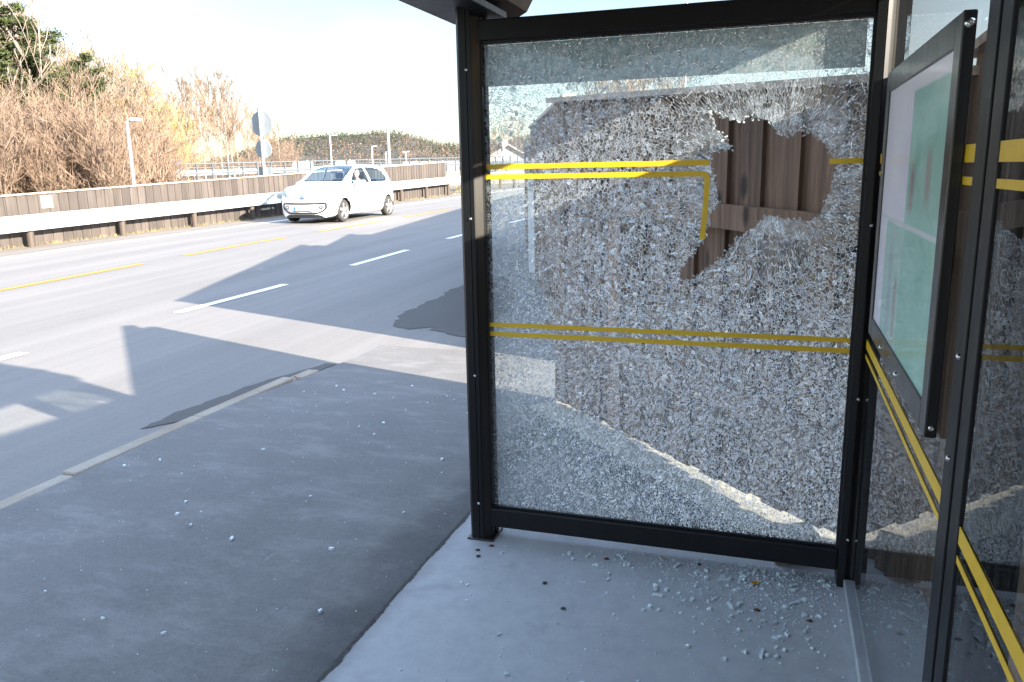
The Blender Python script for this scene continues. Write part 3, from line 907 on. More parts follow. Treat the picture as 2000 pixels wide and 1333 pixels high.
# roof: thin curved slab and the boxed front gutter
def roof():
    b = LB(); n = 14; top = []; bot = []
    for i in range(n+1):
        t = i/n; x = -1.02+(.37+1.02)*t
        z = 2.10+.26*math.sin(math.pi*(.10+.86*t))-.06*t
        bot.append((x, z)); top.append((x, z+.045))
    poly = bot+top[::-1]
    k = len(poly); y0, y1 = -1.6, 3.02
    for i in range(k):
        j = (i+1) % k
        b.face([(poly[i][0], y0, poly[i][1]), (poly[j][0], y0, poly[j][1]), (poly[j][0], y1, poly[j][1]), (poly[i][0], y1, poly[i][1])])
    for i in range(n):
        for y in (y0, y1):
            b.face([(bot[i][0], y, bot[i][1]), (bot[i+1][0], y, bot[i+1][1]), (top[i+1][0], y, top[i+1][1]), (top[i][0], y, top[i][1])])
    b.build('roof', M['frame'], fixn=True)
    g = LB()
    pr = [(-1.34, 2.40), (-1.34, 2.13), (-1.27, 2.075), (-1.02, 2.072), (-.965, 2.10), (-.93, 2.16), (-.93, 2.26), (-.96, 2.36), (-1.02, 2.42)]
    k = len(pr); y0, y1 = -1.6, 3.17
    for i in range(k):
        j = (i+1) % k
        g.face([(pr[i][0], y0, pr[i][1]), (pr[j][0], y0, pr[j][1]), (pr[j][0], y1, pr[j][1]), (pr[i][0], y1, pr[i][1])])
    g.face([(x, y0, z) for x, z in pr]); g.face([(x, y1, z) for x, z in pr][::-1])
    # inner ledge under the gutter
    g.bev(-1.06, -.985, -1.55, 2.98, 2.045, 2.07, .003)
    g.build('roof_gutter', M['frame'], fixn=True)
roof()

# ------------------------------------------------------------------ poster case (timetable and map)
def poster_case():
    y0, y1, z0, z1 = 1.60, 2.615, .992, 1.750
    xf, xb = XB-.0252, XB-.003
    root = empty('poster_case', (xb, (y0+y1)/2, z0))
    O = root.location
    def bld(b, name, mat, par=root):
        b.v = [(x-O.x, y-O.y, z-O.z) for x, y, z in b.v]
        return b.build(name, mat, par)
    fw = .056; fs = .060
    b = MB()
    b.bev(xf, xb, y0, y0+fs, z0, z1, .003); b.bev(xf, xb, y1-fs, y1, z0, z1, .003)
    b.bev(xf, xb, y0+fs, y1-fs, z0, z0+fw, .003); b.bev(xf, xb, y0+fs, y1-fs, z1-fw, z1, .003)
    bld(b, 'case_frame', M['case'])
    m = NT('route_map_poster')
    tc = m.n('TexCoord'); sx = m.n('SeparateXYZ'); m.l(tc.outputs['Object'], sx.inputs[0])
    Y = m.math('ADD', sx.outputs[1], O.y); Z = m.math('ADD', sx.outputs[2], O.z)
    u = m.math('DIVIDE', m.math('SUBTRACT', y1, Y), y1-y0)      # 0 at the far end
    v = m.math('DIVIDE', m.math('SUBTRACT', Z, z0), z1-z0)
    P = m.n('CombineXYZ'); m.l(u, P.inputs[0]); m.l(v, P.inputs[1])
    col = m.ramp(m.noise(5, P.outputs[0], 4), [(.35, (.84, .78, .90)), (.65, (.93, .90, .94))])
    def band(x, a, b_, s=.006):
        return m.math('MULTIPLY', m.sstep(x, a-s, a+s), m.sstep(x, b_+s, b_-s))
    grn = m.math('MULTIPLY', band(u, .50, .93), band(v, .02, .88))
    gcol = m.ramp(m.noise(4, P.outputs[0], 5, .65, .8), [(.3, (.20, .54, .42)), (.55, (.30, .63, .51)), (.75, (.46, .74, .65))])
    col = m.mix(m.math('MULTIPLY', grn, .92), col, gcol)
    g2 = m.math('MULTIPLY', band(u, .2, .5), band(v, .05, .47))
    col = m.mix(m.math('MULTIPLY', g2, .75), col, gcol)
    col = m.mix(band(v, .47, .485, .004), col, (.72, .76, .78))
    # faint pale contour lines of the map and a few red route marks
    wv = m.n('TexNoise'); wv.inputs['Scale'].default_value = 3.2; m.l(P.outputs[0], wv.inputs['Vector'])
    cl = m.math('ABSOLUTE', m.math('SUBTRACT', m.math('FRACT', m.math('MULTIPLY', wv.outputs['Fac'], 9)), .5))
    col = m.mix(m.math('MULTIPLY', m.sstep(cl, .09, .0), .16), col, (.7, .8, .78))
    rd = m.math('MULTIPLY', m.math('MULTIPLY', band(u, .54, .60, .02), band(v, .52, .66, .03)), .55)
    rd2 = m.math('MULTIPLY', m.math('MULTIPLY', band(u, .74, .80, .02), band(v, .56, .70, .03)), .45)
    rd3 = m.math('MULTIPLY', m.math('MULTIPLY', band(u, .42, .46, .015), band(v, .10, .30, .04)), .5)
    col = m.mix(m.math('MAXIMUM', m.math('MAXIMUM', rd, rd2), rd3), col, (.45, .10, .14))
    pl = m.math('MULTIPLY', m.math('MULTIPLY', band(u, .30, .36, .02), band(v, .08, .40, .05)), .5)
    col = m.mix(pl, col, (.40, .34, .52))
    M['poster'] = m.fin(col, .45, coat=.5)
    m.b.inputs['Coat Roughness'].default_value = .04
    b = MB(); b.box(XB-.0205, XB-.008, y0+fs-.004, y1-fs+.004, z0+fw-.004, z1-fw+.004)
    bld(b, 'map_poster', M['poster'])
    for p, ax, r in (((XB-.0141, y0, z1-.022), (0, -1, 0), .009), ((XB-.0141, y0, z0+.02), (0, -1, 0), .006), ((xf, 2.30, z0+.022), (-1, 0, 0), .007), ((xf, 2.0, z0+.022), (-1, 0, 0), .008)):
        b = MB(); b.revolve([(r, 0), (r*.95, r*.5), (r*.6, r*.8), (r*.4, r*.8), (r*.38, r*.3), (.0001, r*.3)], p, ax, 12)
        bld(b, 'screw', M['steel'])
    tag(root, 'dark framed poster case with a pale green map on the back pane', 'poster case')
poster_case()

# ------------------------------------------------------------------ glass fragments and small litter on the slab
def m_frag():
    m = NT('glass_crumb')
    m.b.inputs['Transmission Weight'].default_value = .25
    m.b.inputs['IOR'].default_value = 1.5
    a = m.noise(160, None, 2)
    return m.fin(m.ramp(a, [(.3, (.62, .74, .78)), (.7, (.90, .96, .98))]), .12)
M['frag'] = m_frag()
fr = []
for i in range(14):
    bm = bmesh.new()
    n = random.randint(4, 6); sx, sy = random.uniform(.7, 1.5), random.uniform(.6, 1.0)
    pts = []
    for k in range(n):
        a = 2*math.pi*(k+random.uniform(-.25, .25))/n
        pts.append((math.cos(a)*sx, math.sin(a)*sy))
    lo = [bm.verts.new((x, y, 0)) for x, y in pts]; hi = [bm.verts.new((x*.92, y*.92, 1.15+random.uniform(-.2, .2))) for x, y in pts]
    bm.faces.new(lo[::-1]); bm.faces.new(hi)
    for k in range(n): bm.faces.new([lo[k], lo[(k+1) % n], hi[(k+1) % n], hi[k]])
    me = bpy.data.meshes.new('glass_fragment'); bm.to_mesh(me); bm.free(); me.materials.append(M['frag'])
    fr.append(me)
def frag(x, y, z, s, label, group):
    o = bpy.data.objects.new('glass_fragment', random.choice(fr))
    o.location = (x, y, z); o.scale = (s, s, s*.8)
    o.rotation_euler = (random.uniform(-.25, .25), random.uniform(-.25, .25), random.uniform(0, 6.28))
    COL.objects.link(o)
    tag(o, label, 'glass fragment', group)
LG = 'small clear crumb of broken safety glass lying on the concrete slab'
cnt = 0
while cnt < 300:
    t = random.random()
    if t < .62: x, y = random.gauss(.0, .20), 2.93-abs(random.gauss(0, .24))
    elif t < .78: x, y = random.uniform(-.75, .25), 2.92-abs(random.gauss(0, .09))
    else: x, y = random.uniform(-1.05, .27), random.uniform(1.5, 2.85)
    if not (-1.15 < x < .275 and 1.5 < y < 2.96): continue
    frag(x, y, Z0, random.choice((.003, .0045, .005, .006, .007, .0095)), LG, 'glass crumbs on the slab'); cnt += 1
LW = 'single clear glass crumb lying on the dark pavement asphalt'
for k in range(45):
    x, y = random.uniform(-3.3, -1.4), random.uniform(1.4, 5.2)
    frag(x, y, pave_z(x, y)+.0005, random.choice((.006, .007, .008, .011)), LW, 'glass crumbs on the pavement')
# finest glass grit, beyond counting
b = MB()
for k in range(2600):
    if random.random() < .85: x, y = random.gauss(.0, .22), 2.95-abs(random.gauss(0, .21))
    else: x, y = random.uniform(-1.1, .27), random.uniform(1.6, 2.95)
    if not (-1.15 < x < .27 and 1.4 < y < 2.97): continue
    s = random.uniform(.0008, .0027)*random.uniform(.6, 1); a = random.uniform(0, 3)
    b.obox((x, y, Z0+s*.7), (math.cos(a)*s, math.sin(a)*s, 0), (-math.sin(a)*s, math.cos(a)*s, s*.4), (0, 0, s*.8))
for k in range(260):
    x, y = random.uniform(-3.3, -1.3), random.uniform(1.2, 5.2)
    s = random.uniform(.0008, .002); a = random.uniform(0, 3); z = pave_z(x, y)
    b.obox((x, y, z+s*.6), (math.cos(a)*s, math.sin(a)*s, 0), (-math.sin(a)*s, math.cos(a)*s, s*.4), (0, 0, s*.8))
tag(b.build('glass_grit', M['frag']), 'fine glass grit sprinkled over slab and pavement', 'glass grit', kind='stuff')
# longer slivers in front of the pane
for k, (x, y, rz) in enumerate([(-.12, 2.80, .3), (-.30, 2.86, 1.2), (.12, 2.70, .8), (-.09, 2.62, 2.0), (-.34, 2.62, .1), (.02, 2.36, 1.5)]):
    b = MB(); L = random.uniform(.018, .03)
    b.prism([(-L, -.004), (L*.8, -.006), (L, .002), (-L*.7, .006)], 0, .0065)
    o = b.build('glass_sliver', M['frag'], None, (x, y, Z0+.0005)); o.rotation_euler = (0, 0, rz)
    tag(o, 'long clear glass sliver among the crumbs on the slab', 'glass sliver', 'glass slivers on the slab')

# rusty stubs and stains on the slab
stubs = [(-1.02, 3.04, .007, 'small dark bolt stub on the slab just right of the front post foot'), (-1.04, 2.82, .007, 'rust ringed bolt stub on the slab in front of the front post'), (-1.08, 2.77, .007, 'small black bolt stub nearest the slab edge by the front post'),
         (-.57, 2.84, .007, 'rusty bolt stub with a brown stain below the middle of the bottom rail'), (0.0, 2.62, .007, 'rust stained bolt stub among the glass crumbs'), (.17, 2.60, .007, 'rust stained bolt stub next to the back pane'), (-.78, 3.02, .007, 'black bolt stub under the bottom rail')]
for x, y, r, lab in stubs:
    root = empty('bolt_stub', (x, y, Z0)); tag(root, lab, 'bolt stub', 'bolt stubs in the slab')
    b = MB(); b.revolve([(r, 0), (r*.95, .004), (r*.6, .006), (.0001, .006)], (0, 0, 0), (0, 0, 1), 9); b.build('stub', M['rust'], root)
    b = MB(); pts = []
    for k in range(22):
        a = 2*math.pi*k/22; rr = r*(1.15+random.uniform(-.2, .35)); pts.append((math.cos(a)*rr*1.4, math.sin(a)*rr, .0014))
    b.face(pts); b.build('rust_stain', M['rust'], root)
for x, y, lab in ((-.75, 2.59, 'dark pebble on the open middle of the slab'), (-.64, 2.44, 'grey chip on the slab nearest the camera'), (-1.06, 2.72, 'dark splinter lying in front of the post foot'), (-.22, 2.89, 'brown pebble under the bottom rail')):
    bm = bmesh.new(); bmesh.ops.create_icosphere(bm, subdivisions=2, radius=.0075)
    for v in bm.verts: v.co *= random.uniform(.8, 1.15); v.co.z *= .5; v.co.x *= 1.3
    b = MB(); b.addbm(bm); o = b.build('pebble', M['darkdebris'], None, (x, y, Z0+.004)); o.rotation_euler = (0, 0, random.uniform(0, 3))
    tag(o, lab, 'pebble')
# fallen leaves
def leaf(x, y, z, s, mat, label, rz):
    b = MB(); n = 9; vs = []
    for i in range(n):
        t = i/(n-1); wd = math.sin(math.pi*min(1, t*1.02))**.7*.42*s*(1+.25*((i % 2)*2-1)*.5)
        zz = .25*s*math.sin(t*5)**2
        vs += [((t-.5)*2*s, -wd, zz+.18*wd), ((t-.5)*2*s, 0, zz*.6), ((t-.5)*2*s, wd, zz+.3*wd)]
    b.raw(vs, [(3*i, 3*i+3, 3*i+4, 3*i+1) for i in range(n-1)]+[(3*i+1, 3*i+4, 3*i+5, 3*i+2) for i in range(n-1)], smooth=True)
    o = b.build('fallen_leaf', M[mat], None, (x, y, z+.004)); o.rotation_euler = (.1, .1, rz)
    tag(o, label, 'leaf')
leaf(-3.40, 5.05, pave_z(-3.4, 5.05)+.004, .035, 'leaf', 'curled red brown dead leaf in the damp gutter by the kerb', .4)
leaf(-.012, 2.80, Z0, .022, 'yleaf', 'small yellow leaf among the glass crumbs on the slab', .9)
leaf(-.36, 2.90, Z0, .014, 'yleaf', 'tiny ochre leaf under the bottom rail of the pane', 2.0)
# rubble
def rubble(x, y, sx, sy, sz, rz, label):
    bm = bmesh.new(); bmesh.ops.create_cube(bm, size=1)
    bmesh.ops.subdivide_edges(bm, edges=bm.edges[:], cuts=3, use_grid_fill=True)
    for v in bm.verts:
        v.co = Vector((v.co.x*sx, v.co.y*sy, v.co.z*sz))+Vector((random.uniform(-1, 1), random.uniform(-1, 1), random.uniform(-1, 1)))*.007
    b = MB(); b.addbm(bm); o = b.build('concrete_block', M['stone'], None, (x, y, Z0+sz/2)); o.rotation_euler = (0, 0, rz)
    tag(o, label, 'block')
rubble(.115, 3.06, .17, .12, .11, .35, 'broken concrete block lying under the bottom rail by the corner post')
# loose soil along the foot of the near fence
def soil():
    b = MB(); nx, ny = 40, 6; vs = []
    a = Vector((*FB0, 0)); c = Vector((*FB1, 0)); d = (c-a).normalized(); nr = Vector((-d.y, d.x, 0))
    for i in range(nx+1):
        for j in range(ny+1):
            t = j/ny; p = a+(c-a)*(i/nx)+nr*((t-.5)*.5+.02)
            h = .026*math.sin(math.pi*t)*(1-.8*min(1, i/nx*1.4))*random.uniform(.4, 1.3)
            vs.append((p.x, p.y, pave_z(p.x, p.y)+.002+h))
    b.raw(vs, [(i*(ny+1)+j, (i+1)*(ny+1)+j, (i+1)*(ny+1)+j+1, i*(ny+1)+j+1) for i in range(nx) for j in range(ny)], smooth=True)
    tag(b.build('soil_strip', simple('pale_grit', (.30, .27, .22), .95, var=.35, scale=40)), kind='structure')
soil()

# ------------------------------------------------------------------ roadside furniture
def at_px(X, Y): return (X, Y, gz(X, Y))
def road_sign():
    root = empty('road_sign', (-14.85, 21.2, gz(-14.85, 21.2)))
    bz = 0
    b = MB(); b.tube((0, 0, 0), (0, 0, 3.15), .045, n=12); b.build('pole', M['galv'], root)
    for z, r, nm in ((2.72, .37, 'round_sign_plate'), (1.98, .28, 'round_sign_plate')):
        b = MB(); b.tube((0, .055, z), (0, .075, z), r, n=32, smooth=False)
        b.box(-.2*r, .2*r, .04, .06, z-.03, z+.03)
        b.build(nm, M['signback'], root)
    b = MB(); b.box(-.22, .22, .05, .07, 1.15, 1.45); b.build('small_sign_plate', M['signback'], root)
    tag(root, 'pole with two round grey backed traffic signs behind the timber wall', 'road sign')
road_sign()
b = MB(); b.bev(-.012, .012, -.13, .13, -.125, .125, .004)
o = b.build('marker_plate', M['plastic'], None, (-14.45+.055, 12.95, 1.03)); tag(o, 'small square white plate fixed on the low timber wall', 'plate')

def lamp(X, Y, h, arm, label, both=False, r=.06, ang=0.0, gr='street lamps beyond the road'):
    root = empty('street_lamp', (X, Y, gz(X, Y)-.3), ang)
    b = MB(); b.tube((0, 0, 0), (0, 0, h), r*1.25, r, 10); b.build('pole', M['galv'], root)
    for sgn in ((1, -1) if both else (1,)):
        b = MB(); b.tube((0, 0, h), (arm*.45*sgn, 0, h+.06), r*.7, n=8); b.build('arm', M['galv'], root)
        b = MB(); b.bev(min(arm*.4*sgn, arm*sgn), max(arm*.4*sgn, arm*sgn), -.12, .12, h+.02, h+.12, .03); b.build('lamp_head', M['plastic'], root)
    tag(root, label, 'street lamp', gr)
DIRS = {}
def pxdir(px, d):
    """ground point at distance d along the bearing of photo column px near the horizon"""
    b = yaw+math.atan((px-1000-6)/1600.0)
    return d*math.sin(b), d*math.cos(b)
def toph(py, d, hor=338): return 1.5+(hor-py)*d/1590.0
for px, py, d, arm, lab, both in [
    (270, 258, 30, .42, 'tall slim street lamp rising just behind the low timber wall on the left', False),
    (660, 276, 75, .62, 'street lamp standing above the white car roof', False),
    (740, 295, 90, .55, 'street lamp right of the car roof, left of the tall mast', False),
    (767, 305, 110, .5, 'short distant street lamp just left of the tall mast', False),
    (806, 305, 120, .5, 'double armed distant street lamp right of the tall mast', True)]:
    X, Y = pxdir(px, d); hor = 338+(1000-px)*.019
    lamp(X, Y, toph(py, d, hor)-gz(X, Y)+.3, arm, lab, both, .05 if d < 50 else .075, -yaw)
# tall mast
X, Y = pxdir(773, 55); root = empty('lighting_mast', (X, Y, gz(X, Y)-.3))
b = MB(); b.tube((0, 0, 0), (0, 0, toph(262, 55)), .12, .09, 12); b.build('lower_pole', M['galv'], root)
b = MB(); b.tube((0, 0, toph(262, 55)), (0, 0, toph(178, 55)), .022, .018, 8); b.build('upper_pole', M['galv'], root)
b = MB(); b.tube((-.9, 0, toph(178, 55)), (.12, 0, toph(178, 55)+.02), .02, n=6); b.build('arm', M['galv'], root)
tag(root, 'tall mast with a thick lower pole beyond the far end of the timber wall', 'mast')
# thin mast seen above the board fence
X, Y = pxdir(1347, 30); root = empty('flag_mast', (X, Y, gz(X, Y)))
b = MB(); b.tube((0, 0, 0), (0, 0, 10), .045, .03, 8); b.build('pole', M['galv'], root)
b = MB(); b.revolve([(.0001, -.05), (.05, 0), (.0001, .05)], (0, 0, 10.04), (0, 0, 1), 8); b.build('finial', M['galv'], root)
tag(root, 'thin grey mast rising above the board fence, seen through the pane', 'mast')
# blue sign
X, Y = pxdir(360, 52); root = empty('blue_sign', (X, Y, gz(X, Y)))
b = MB(); b.tube((0, 0, 0), (0, 0, 1.9), .03, n=8); b.build('pole', M['galv'], root)
b = MB(); b.bev(-.2, .2, -.02, -.0, 1.45, 1.95, .005); o = b.build('sign_plate', M['blue'], root)
root.rotation_euler = (0, 0, .5); tag(root, 'small blue sign on a thin pole among the yellowish bushes', 'sign')
# short pale marker post in front of the shaded noise fence
root = empty('marker_post', (-3.20, 10.6, gz(-3.2, 10.6)))
b = MB(); b.bev(-.045, .045, -.02, .02, 0, 1.32, .006); b.build('post_body', M['plastic'], root)
b = MB(); b.box(-.03, .03, -.024, -.021, 1.12, 1.24); b.build('reflector', M['signback'], root)
tag(root, 'white marker post before the shaded noise fence, seen through the pane', 'marker post')
# far parapet railing on the ramp behind
def parapet():
    a = Vector((*pxdir(330, 50), 0)); c = Vector((*pxdir(1050, 74), 0))
    n = 34; root = empty('ramp_railing', (a.x, a.y, 0))
    d = (c-a)/n
    def zz(t): return 1.12+.55*t
    rails = MB(); kerbm = MB()
    for i in range(n):
        p, q = d*i, d*(i+1); t0, t1 = i/n, (i+1)/n
        for h, r in ((1.02, .04), (.80, .025)):
            rails.tube((p.x, p.y, zz(t0)+h), (q.x, q.y, zz(t1)+h), r, n=6, cap=False)
    rails.build('top_rail', M['galv2'], root)
    for h0, h1 in ((.36, .66),):
        for i in range(n):
            p, q = d*i, d*(i+1); t0, t1 = i/n, (i+1)/n
            for (b0, b1, off) in ((.34, .48, .0), (.48, .54, -.05), (.54, .68, 0)):
                kerbm.face([(p.x-off, p.y+off, zz(t0)+b0), (q.x-off, q.y+off, zz(t1)+b0), (q.x-off, q.y+off, zz(t1)+b1), (p.x-off, p.y+off, zz(t0)+b1)])
    kerbm.build('beam', M['galv2'], root)
    base = MB()
    for i in range(n):
        p, q = d*i, d*(i+1); t0, t1 = i/n, (i+1)/n
        nb = Vector((-d.y, d.x, 0)).normalized()*.4
        base.raw([(p.x, p.y, -.3), (q.x, q.y, -.3), (q.x, q.y, zz(t1)), (p.x, p.y, zz(t0)), (p.x+nb.x, p.y+nb.y, zz(t0)), (q.x+nb.x, q.y+nb.y, zz(t1)), (q.x+nb.x, q.y+nb.y, -.3), (p.x+nb.x, p.y+nb.y, -.3)], [(0, 1, 2, 3), (3, 2, 5, 4), (4, 5, 6, 7)])
    base.build('concrete_edge', simple('dull_concrete', (.13, .12, .11), .9), root)
    for i in range(n+1):
        p = d*i; b = MB(); b.box(-.05, .05, -.05, .05, 0, 1.05); b.build('post', M['galv2'], root, (p.x, p.y, zz(i/n)))
    tag(root, 'grey steel ramp railing with posts running behind the timber wall', 'railing')
parapet()

# ------------------------------------------------------------------ houses far off
def house(px, d, wd, dp, h, rf, wall, roofc, rz, label, zb=0):
    X, Y = pxdir(px, d)
    root = empty('house', (X, Y, gz(X, Y)+zb), rz)
    wm = simple('house_wall', wall, .8, var=.05); rm = simple('house_roof', roofc, .7, var=.15)
    b = MB(); b.raw([(-wd/2, -dp/2, 0), (wd/2, -dp/2, 0), (wd/2, dp/2, 0), (-wd/2, dp/2, 0), (-wd/2, -dp/2, h), (wd/2, -dp/2, h), (wd/2, dp/2, h), (-wd/2, dp/2, h), (-wd/2, 0, h+rf), (wd/2, 0, h+rf)],
                    [(0, 1, 5, 4), (2, 3, 7, 6), (3, 0, 4, 8, 7), (1, 2, 6, 9, 5)])
    b.build('wall', wm, root)
    e = .35; b = MB()
    for s in (-1, 1):
        k = rf/(dp/2)
        b.raw([(-wd/2-e, s*(dp/2+e), h-e*k+.02), (wd/2+e, s*(dp/2+e), h-e*k+.02), (wd/2+e, 0, h+rf+.02), (-wd/2-e, 0, h+rf+.02),
               (-wd/2-e, s*(dp/2+e), h-e*k+.17), (wd/2+e, s*(dp/2+e), h-e*k+.17), (wd/2+e, 0, h+rf+.17), (-wd/2-e, 0, h+rf+.17)], [(0, 1, 2, 3), (7, 6, 5, 4), (0, 4, 5, 1), (1, 5, 6, 2), (0, 3, 7, 4)])
    rr = b.build('roof', rm, root)
    b = MB(); b.box(wd*.2, wd*.2+.6, .2, .8, h+rf*.6, h+rf+.7); b.build('chimney', rm, rr)
    for i in range(3):
        x = -wd/2+wd*(i+.5)/3
        for s in (-1,):
            b = MB(); b.box(x-.5, x+.5, s*dp/2-.03, s*dp/2+.02, h*.4, h*.4+1.1); b.build('window', M['signback'], root)
    tag(root, label, 'house')
house(688, 390, 8, 7, 4.0, 2.6, (.75, .73, .70), (.42, .24, .20), .35, 'small far house with a pinkish red roof left of the white one')
house(706, 520, 8, 7, 5.0, 2.0, (.55, .55, .53), (.5, .5, .5), .3, 'far white house with a pale roof above the car roof')
house(604, 380, 8, 7, 4, 2.2, (.80, .78, .74), (.6, .55, .5), .5, 'small far cream house low among the brown trees')
house(855, 400, 26, 8, 4.2, 1.2, (.5, .5, .5), (.48, .48, .48), .3, 'long low white building at the foot of the wooded hill')
house(1008, 85, 4.2, 5, 1.9, 1.5, (.50, .46, .43), (.55, .42, .38), 1.85, 'house with a pale reddish gable seen through the left part of the pane')

# ------------------------------------------------------------------ trees
def gen_bare(rng, H, spread, levels, twigs, tr, tw, straight=.5, first=.2):
    """returns trunk MB, crown MB"""
    tk = MB(); cr = MB()
    def grow(p, d, L, r, lv):
        segs = 4 if lv < 2 else 2
        q = Vector(p); dd = Vector(d)
        pts = [q.copy()]
        for i in range(segs):
            dd = (dd+Vector((rng.uniform(-1, 1), rng.uniform(-1, 1), rng.uniform(-.4, .8)))*(.16 if lv == 0 else .28)*(1-straight*.6)).normalized()
            r2 = max(tw, r*(1-.22*(1 if lv < 2 else 1.4)))
            q2 = q+dd*(L/segs)
            (tk if lv == 0 else cr).tube(q, q2, r, r2, 6 if lv == 0 else 3, cap=False)
            q = q2; r = r2; pts.append(q.copy())
        if lv >= levels: return
        nb = twigs[lv]
        for k in range(nb):
            t = first+(1-first)*(k+rng.random())/nb if lv == 0 else .25+.75*rng.random()
            i = min(segs-1, int(t*segs)); pp = pts[i].lerp(pts[i+1], t*segs-i)
            az = rng.uniform(0, 6.283); up = rng.uniform(.25, 1.0) if lv else rng.uniform(.35, 1.1)
            nd = Vector((math.cos(az)*spread, math.sin(az)*spread, up)).normalized()
            if lv: nd = (nd*.6+dd*.5).normalized()
            LL = L*(.42 if lv == 0 else .48)*rng.uniform(.6, 1.15)*(1.15-.6*t if lv == 0 else 1)
            grow(pp, nd, LL, max(tw, r*.9 if lv else tr*.45*(1.1-t*.8)), lv+1)
    grow((0, 0, 0), (rng.uniform(-.05, .05), rng.uniform(-.05, .05), 1), H, tr, 0)
    return tk, cr
def tree_proto(name, tk, cr, mt, mc):
    root = empty(name)
    tk.build('trunk', M[mt], root); cr.build('crown', M[mc], root)
    return root
rng = random.Random(3)
def shrub_mesh(rng, H):
    """many-stemmed bare thicket shrub"""
    tk = MB(); cr = MB()
    for s in range(6):
        a = rng.uniform(0, 6.28); lean = rng.uniform(.02, .40)
        t2, c2 = gen_bare(rng, H*rng.uniform(.55, 1.08), .75, 2, (12, 7), .024, .0065, .62, .12)
        mx = Matrix.Rotation(lean, 4, Vector((math.cos(a), math.sin(a), 0)))
        for src, dst in ((t2, tk), (c2, cr)):
            dst.raw([mx @ Vector(v) for v in src.v], src.f, smooth=True)
    return tk, cr
def pine_mesh(rng, H, cb):
    tk = MB(); cr = MB()
    q = Vector((0, 0, 0)); d = Vector((.05, 0, 1)); pts = [q]
    for i in range(6):
        d = (d+Vector((rng.uniform(-.1, .1), rng.uniform(-.1, .1), .2))).normalized(); q2 = q+d*H/6
        tk.tube(q, q2, .16*(1-i/7), .16*(1-(i+1)/7), 7, cap=False); q = q2; pts.append(q)
    n = 26
    for k in range(n):
        t = cb+(1-cb)*(k/n)
        i = min(5, int(t*6)); p = pts[i].lerp(pts[i+1], t*6-i)
        az = rng.uniform(0, 6.28); L = H*.22*(1.25-t*.85)*rng.uniform(.5, 1.1)
        e = p+Vector((math.cos(az)*L, math.sin(az)*L, L*rng.uniform(.0, .5)))
        tk.tube(p, e, .03, .012, 4, cap=False)
        for m_ in range(3):
            c = p.lerp(e, .55+.22*m_)
            s = L*.34*rng.uniform(.7, 1.2)
            for j in range(85):
                v = Vector((rng.gauss(0, 1), rng.gauss(0, 1), rng.gauss(0, .55))); v = v*s*.62
                a = c+v; dirn = Vector((rng.uniform(-1, 1), rng.uniform(-1, 1), rng.uniform(-.2, 1))).normalized()
                w_ = dirn.cross(Vector((rng.uniform(-1, 1), rng.uniform(-1, 1), .3))).normalized()*.045
                cr.face([a-w_, a+w_, a+dirn*.20])
    return tk, cr
protos = {}
def proto(kind, name, k, fn, mt, mc):
    out = []
    for i in range(k):
        tk, cr = fn(random.Random(100*len(protos)+i))
        out.append(tree_proto(name, tk, cr, mt, mc))
    protos[kind] = out
proto('shrub', 'bare_shrub', 4, lambda r: shrub_mesh(r, 3.2), 'barkbrown', 'twigbrown')
proto('bare', 'bare_tree', 4, lambda r: gen_bare(r, 8.5, .75, 3, (20, 8, 4), .11, .017, .5, .25), 'barkbrown', 'twiggrey')
proto('yellow', 'budding_tree', 2, lambda r: gen_bare(r, 6.5, .8, 3, (18, 9, 5), .08, .015, .5, .2), 'barkbrown', 'twigyellow')
proto('birch', 'birch_tree', 3, lambda r: gen_bare(r, 7.5, .45, 3, (18, 6, 4), .07, .012, .8, .25), 'barkbirch', 'twigbrown')
proto('pine', 'pine_tree', 2, lambda r: pine_mesh(r, 10, .45), 'barkbrown', 'pine')
used = set()
def plant(kind, px, d, sc, label, group, zo=0):
    ps = protos[kind]; p = random.choice(ps)
    if p.name in used: o = copy_tree(p)
    else: o = p; used.add(p.name)
    X, Y = pxdir(px, d)
    o.location = (X, Y, gz(X, Y)+zo); o.scale = (sc, sc, sc*random.uniform(.92, 1.08)); o.rotation_euler = (0, 0, random.uniform(0, 6.28))
    tag(o, label, 'shrub' if kind == 'shrub' else 'tree', group)
def hts(px, d, yt): return ((345+(1000-px)*.014-yt)*d/1590+1.5)
LS = 'leafless russet shrub in the dense thicket behind the low timber wall'
for px in range(-60, 345, 13):
    for d in (34, 43):
        if px > 285 and d < 39: continue
        yt = 222+12*math.sin(px*.031)+(px-200)*.12*(px > 200)+random.uniform(-14, 60)
        plant('shrub', px+random.uniform(-7, 7), d+random.uniform(-2, 2), hts(px, d, yt)/3.35, LS, 'bare shrubs of the thicket')
LS2 = 'thin low bare shrub beside the far ramp railing'
for px in range(340, 600, 20):
    plant('shrub', px+random.uniform(-8, 8), 62+random.uniform(-6, 12), random.uniform(.8, 1.15), LS2, 'bare shrubs by the ramp')
LT = 'tall bare grey twigged tree rising out of the thicket at left'
for k in range(38):
    px = -50+k*10+random.uniform(-6, 6); d = random.uniform(48, 64)
    yt = (112 if px < 90 else 112+(px-90)*.42)+random.uniform(-12, 55)
    plant('bare', px, d, hts(px, d, yt)/9.6, LT, 'bare trees above the thicket')
plant('bare', -22, 44, hts(-22, 44, -10)/9.6, 'tallest bare tree, its fine twigs reaching the top left corner of the sky', None)
for px, d, yt, lab in [(130, 47, 122, 'tall dark green pine standing above the bare thicket'), (168, 47, 158, 'smaller green pine just right of the tall one'), (12, 46, 98, 'broad green pine half hidden among bare trees at far left'), (42, 47, 104, 'pine crown right of the broad pine at far left')]:
    plant('pine', px, d, hts(px, d, yt)/10.3, lab, 'pines above the thicket')
LY = 'yellowish budding tree at the right end of the thicket'
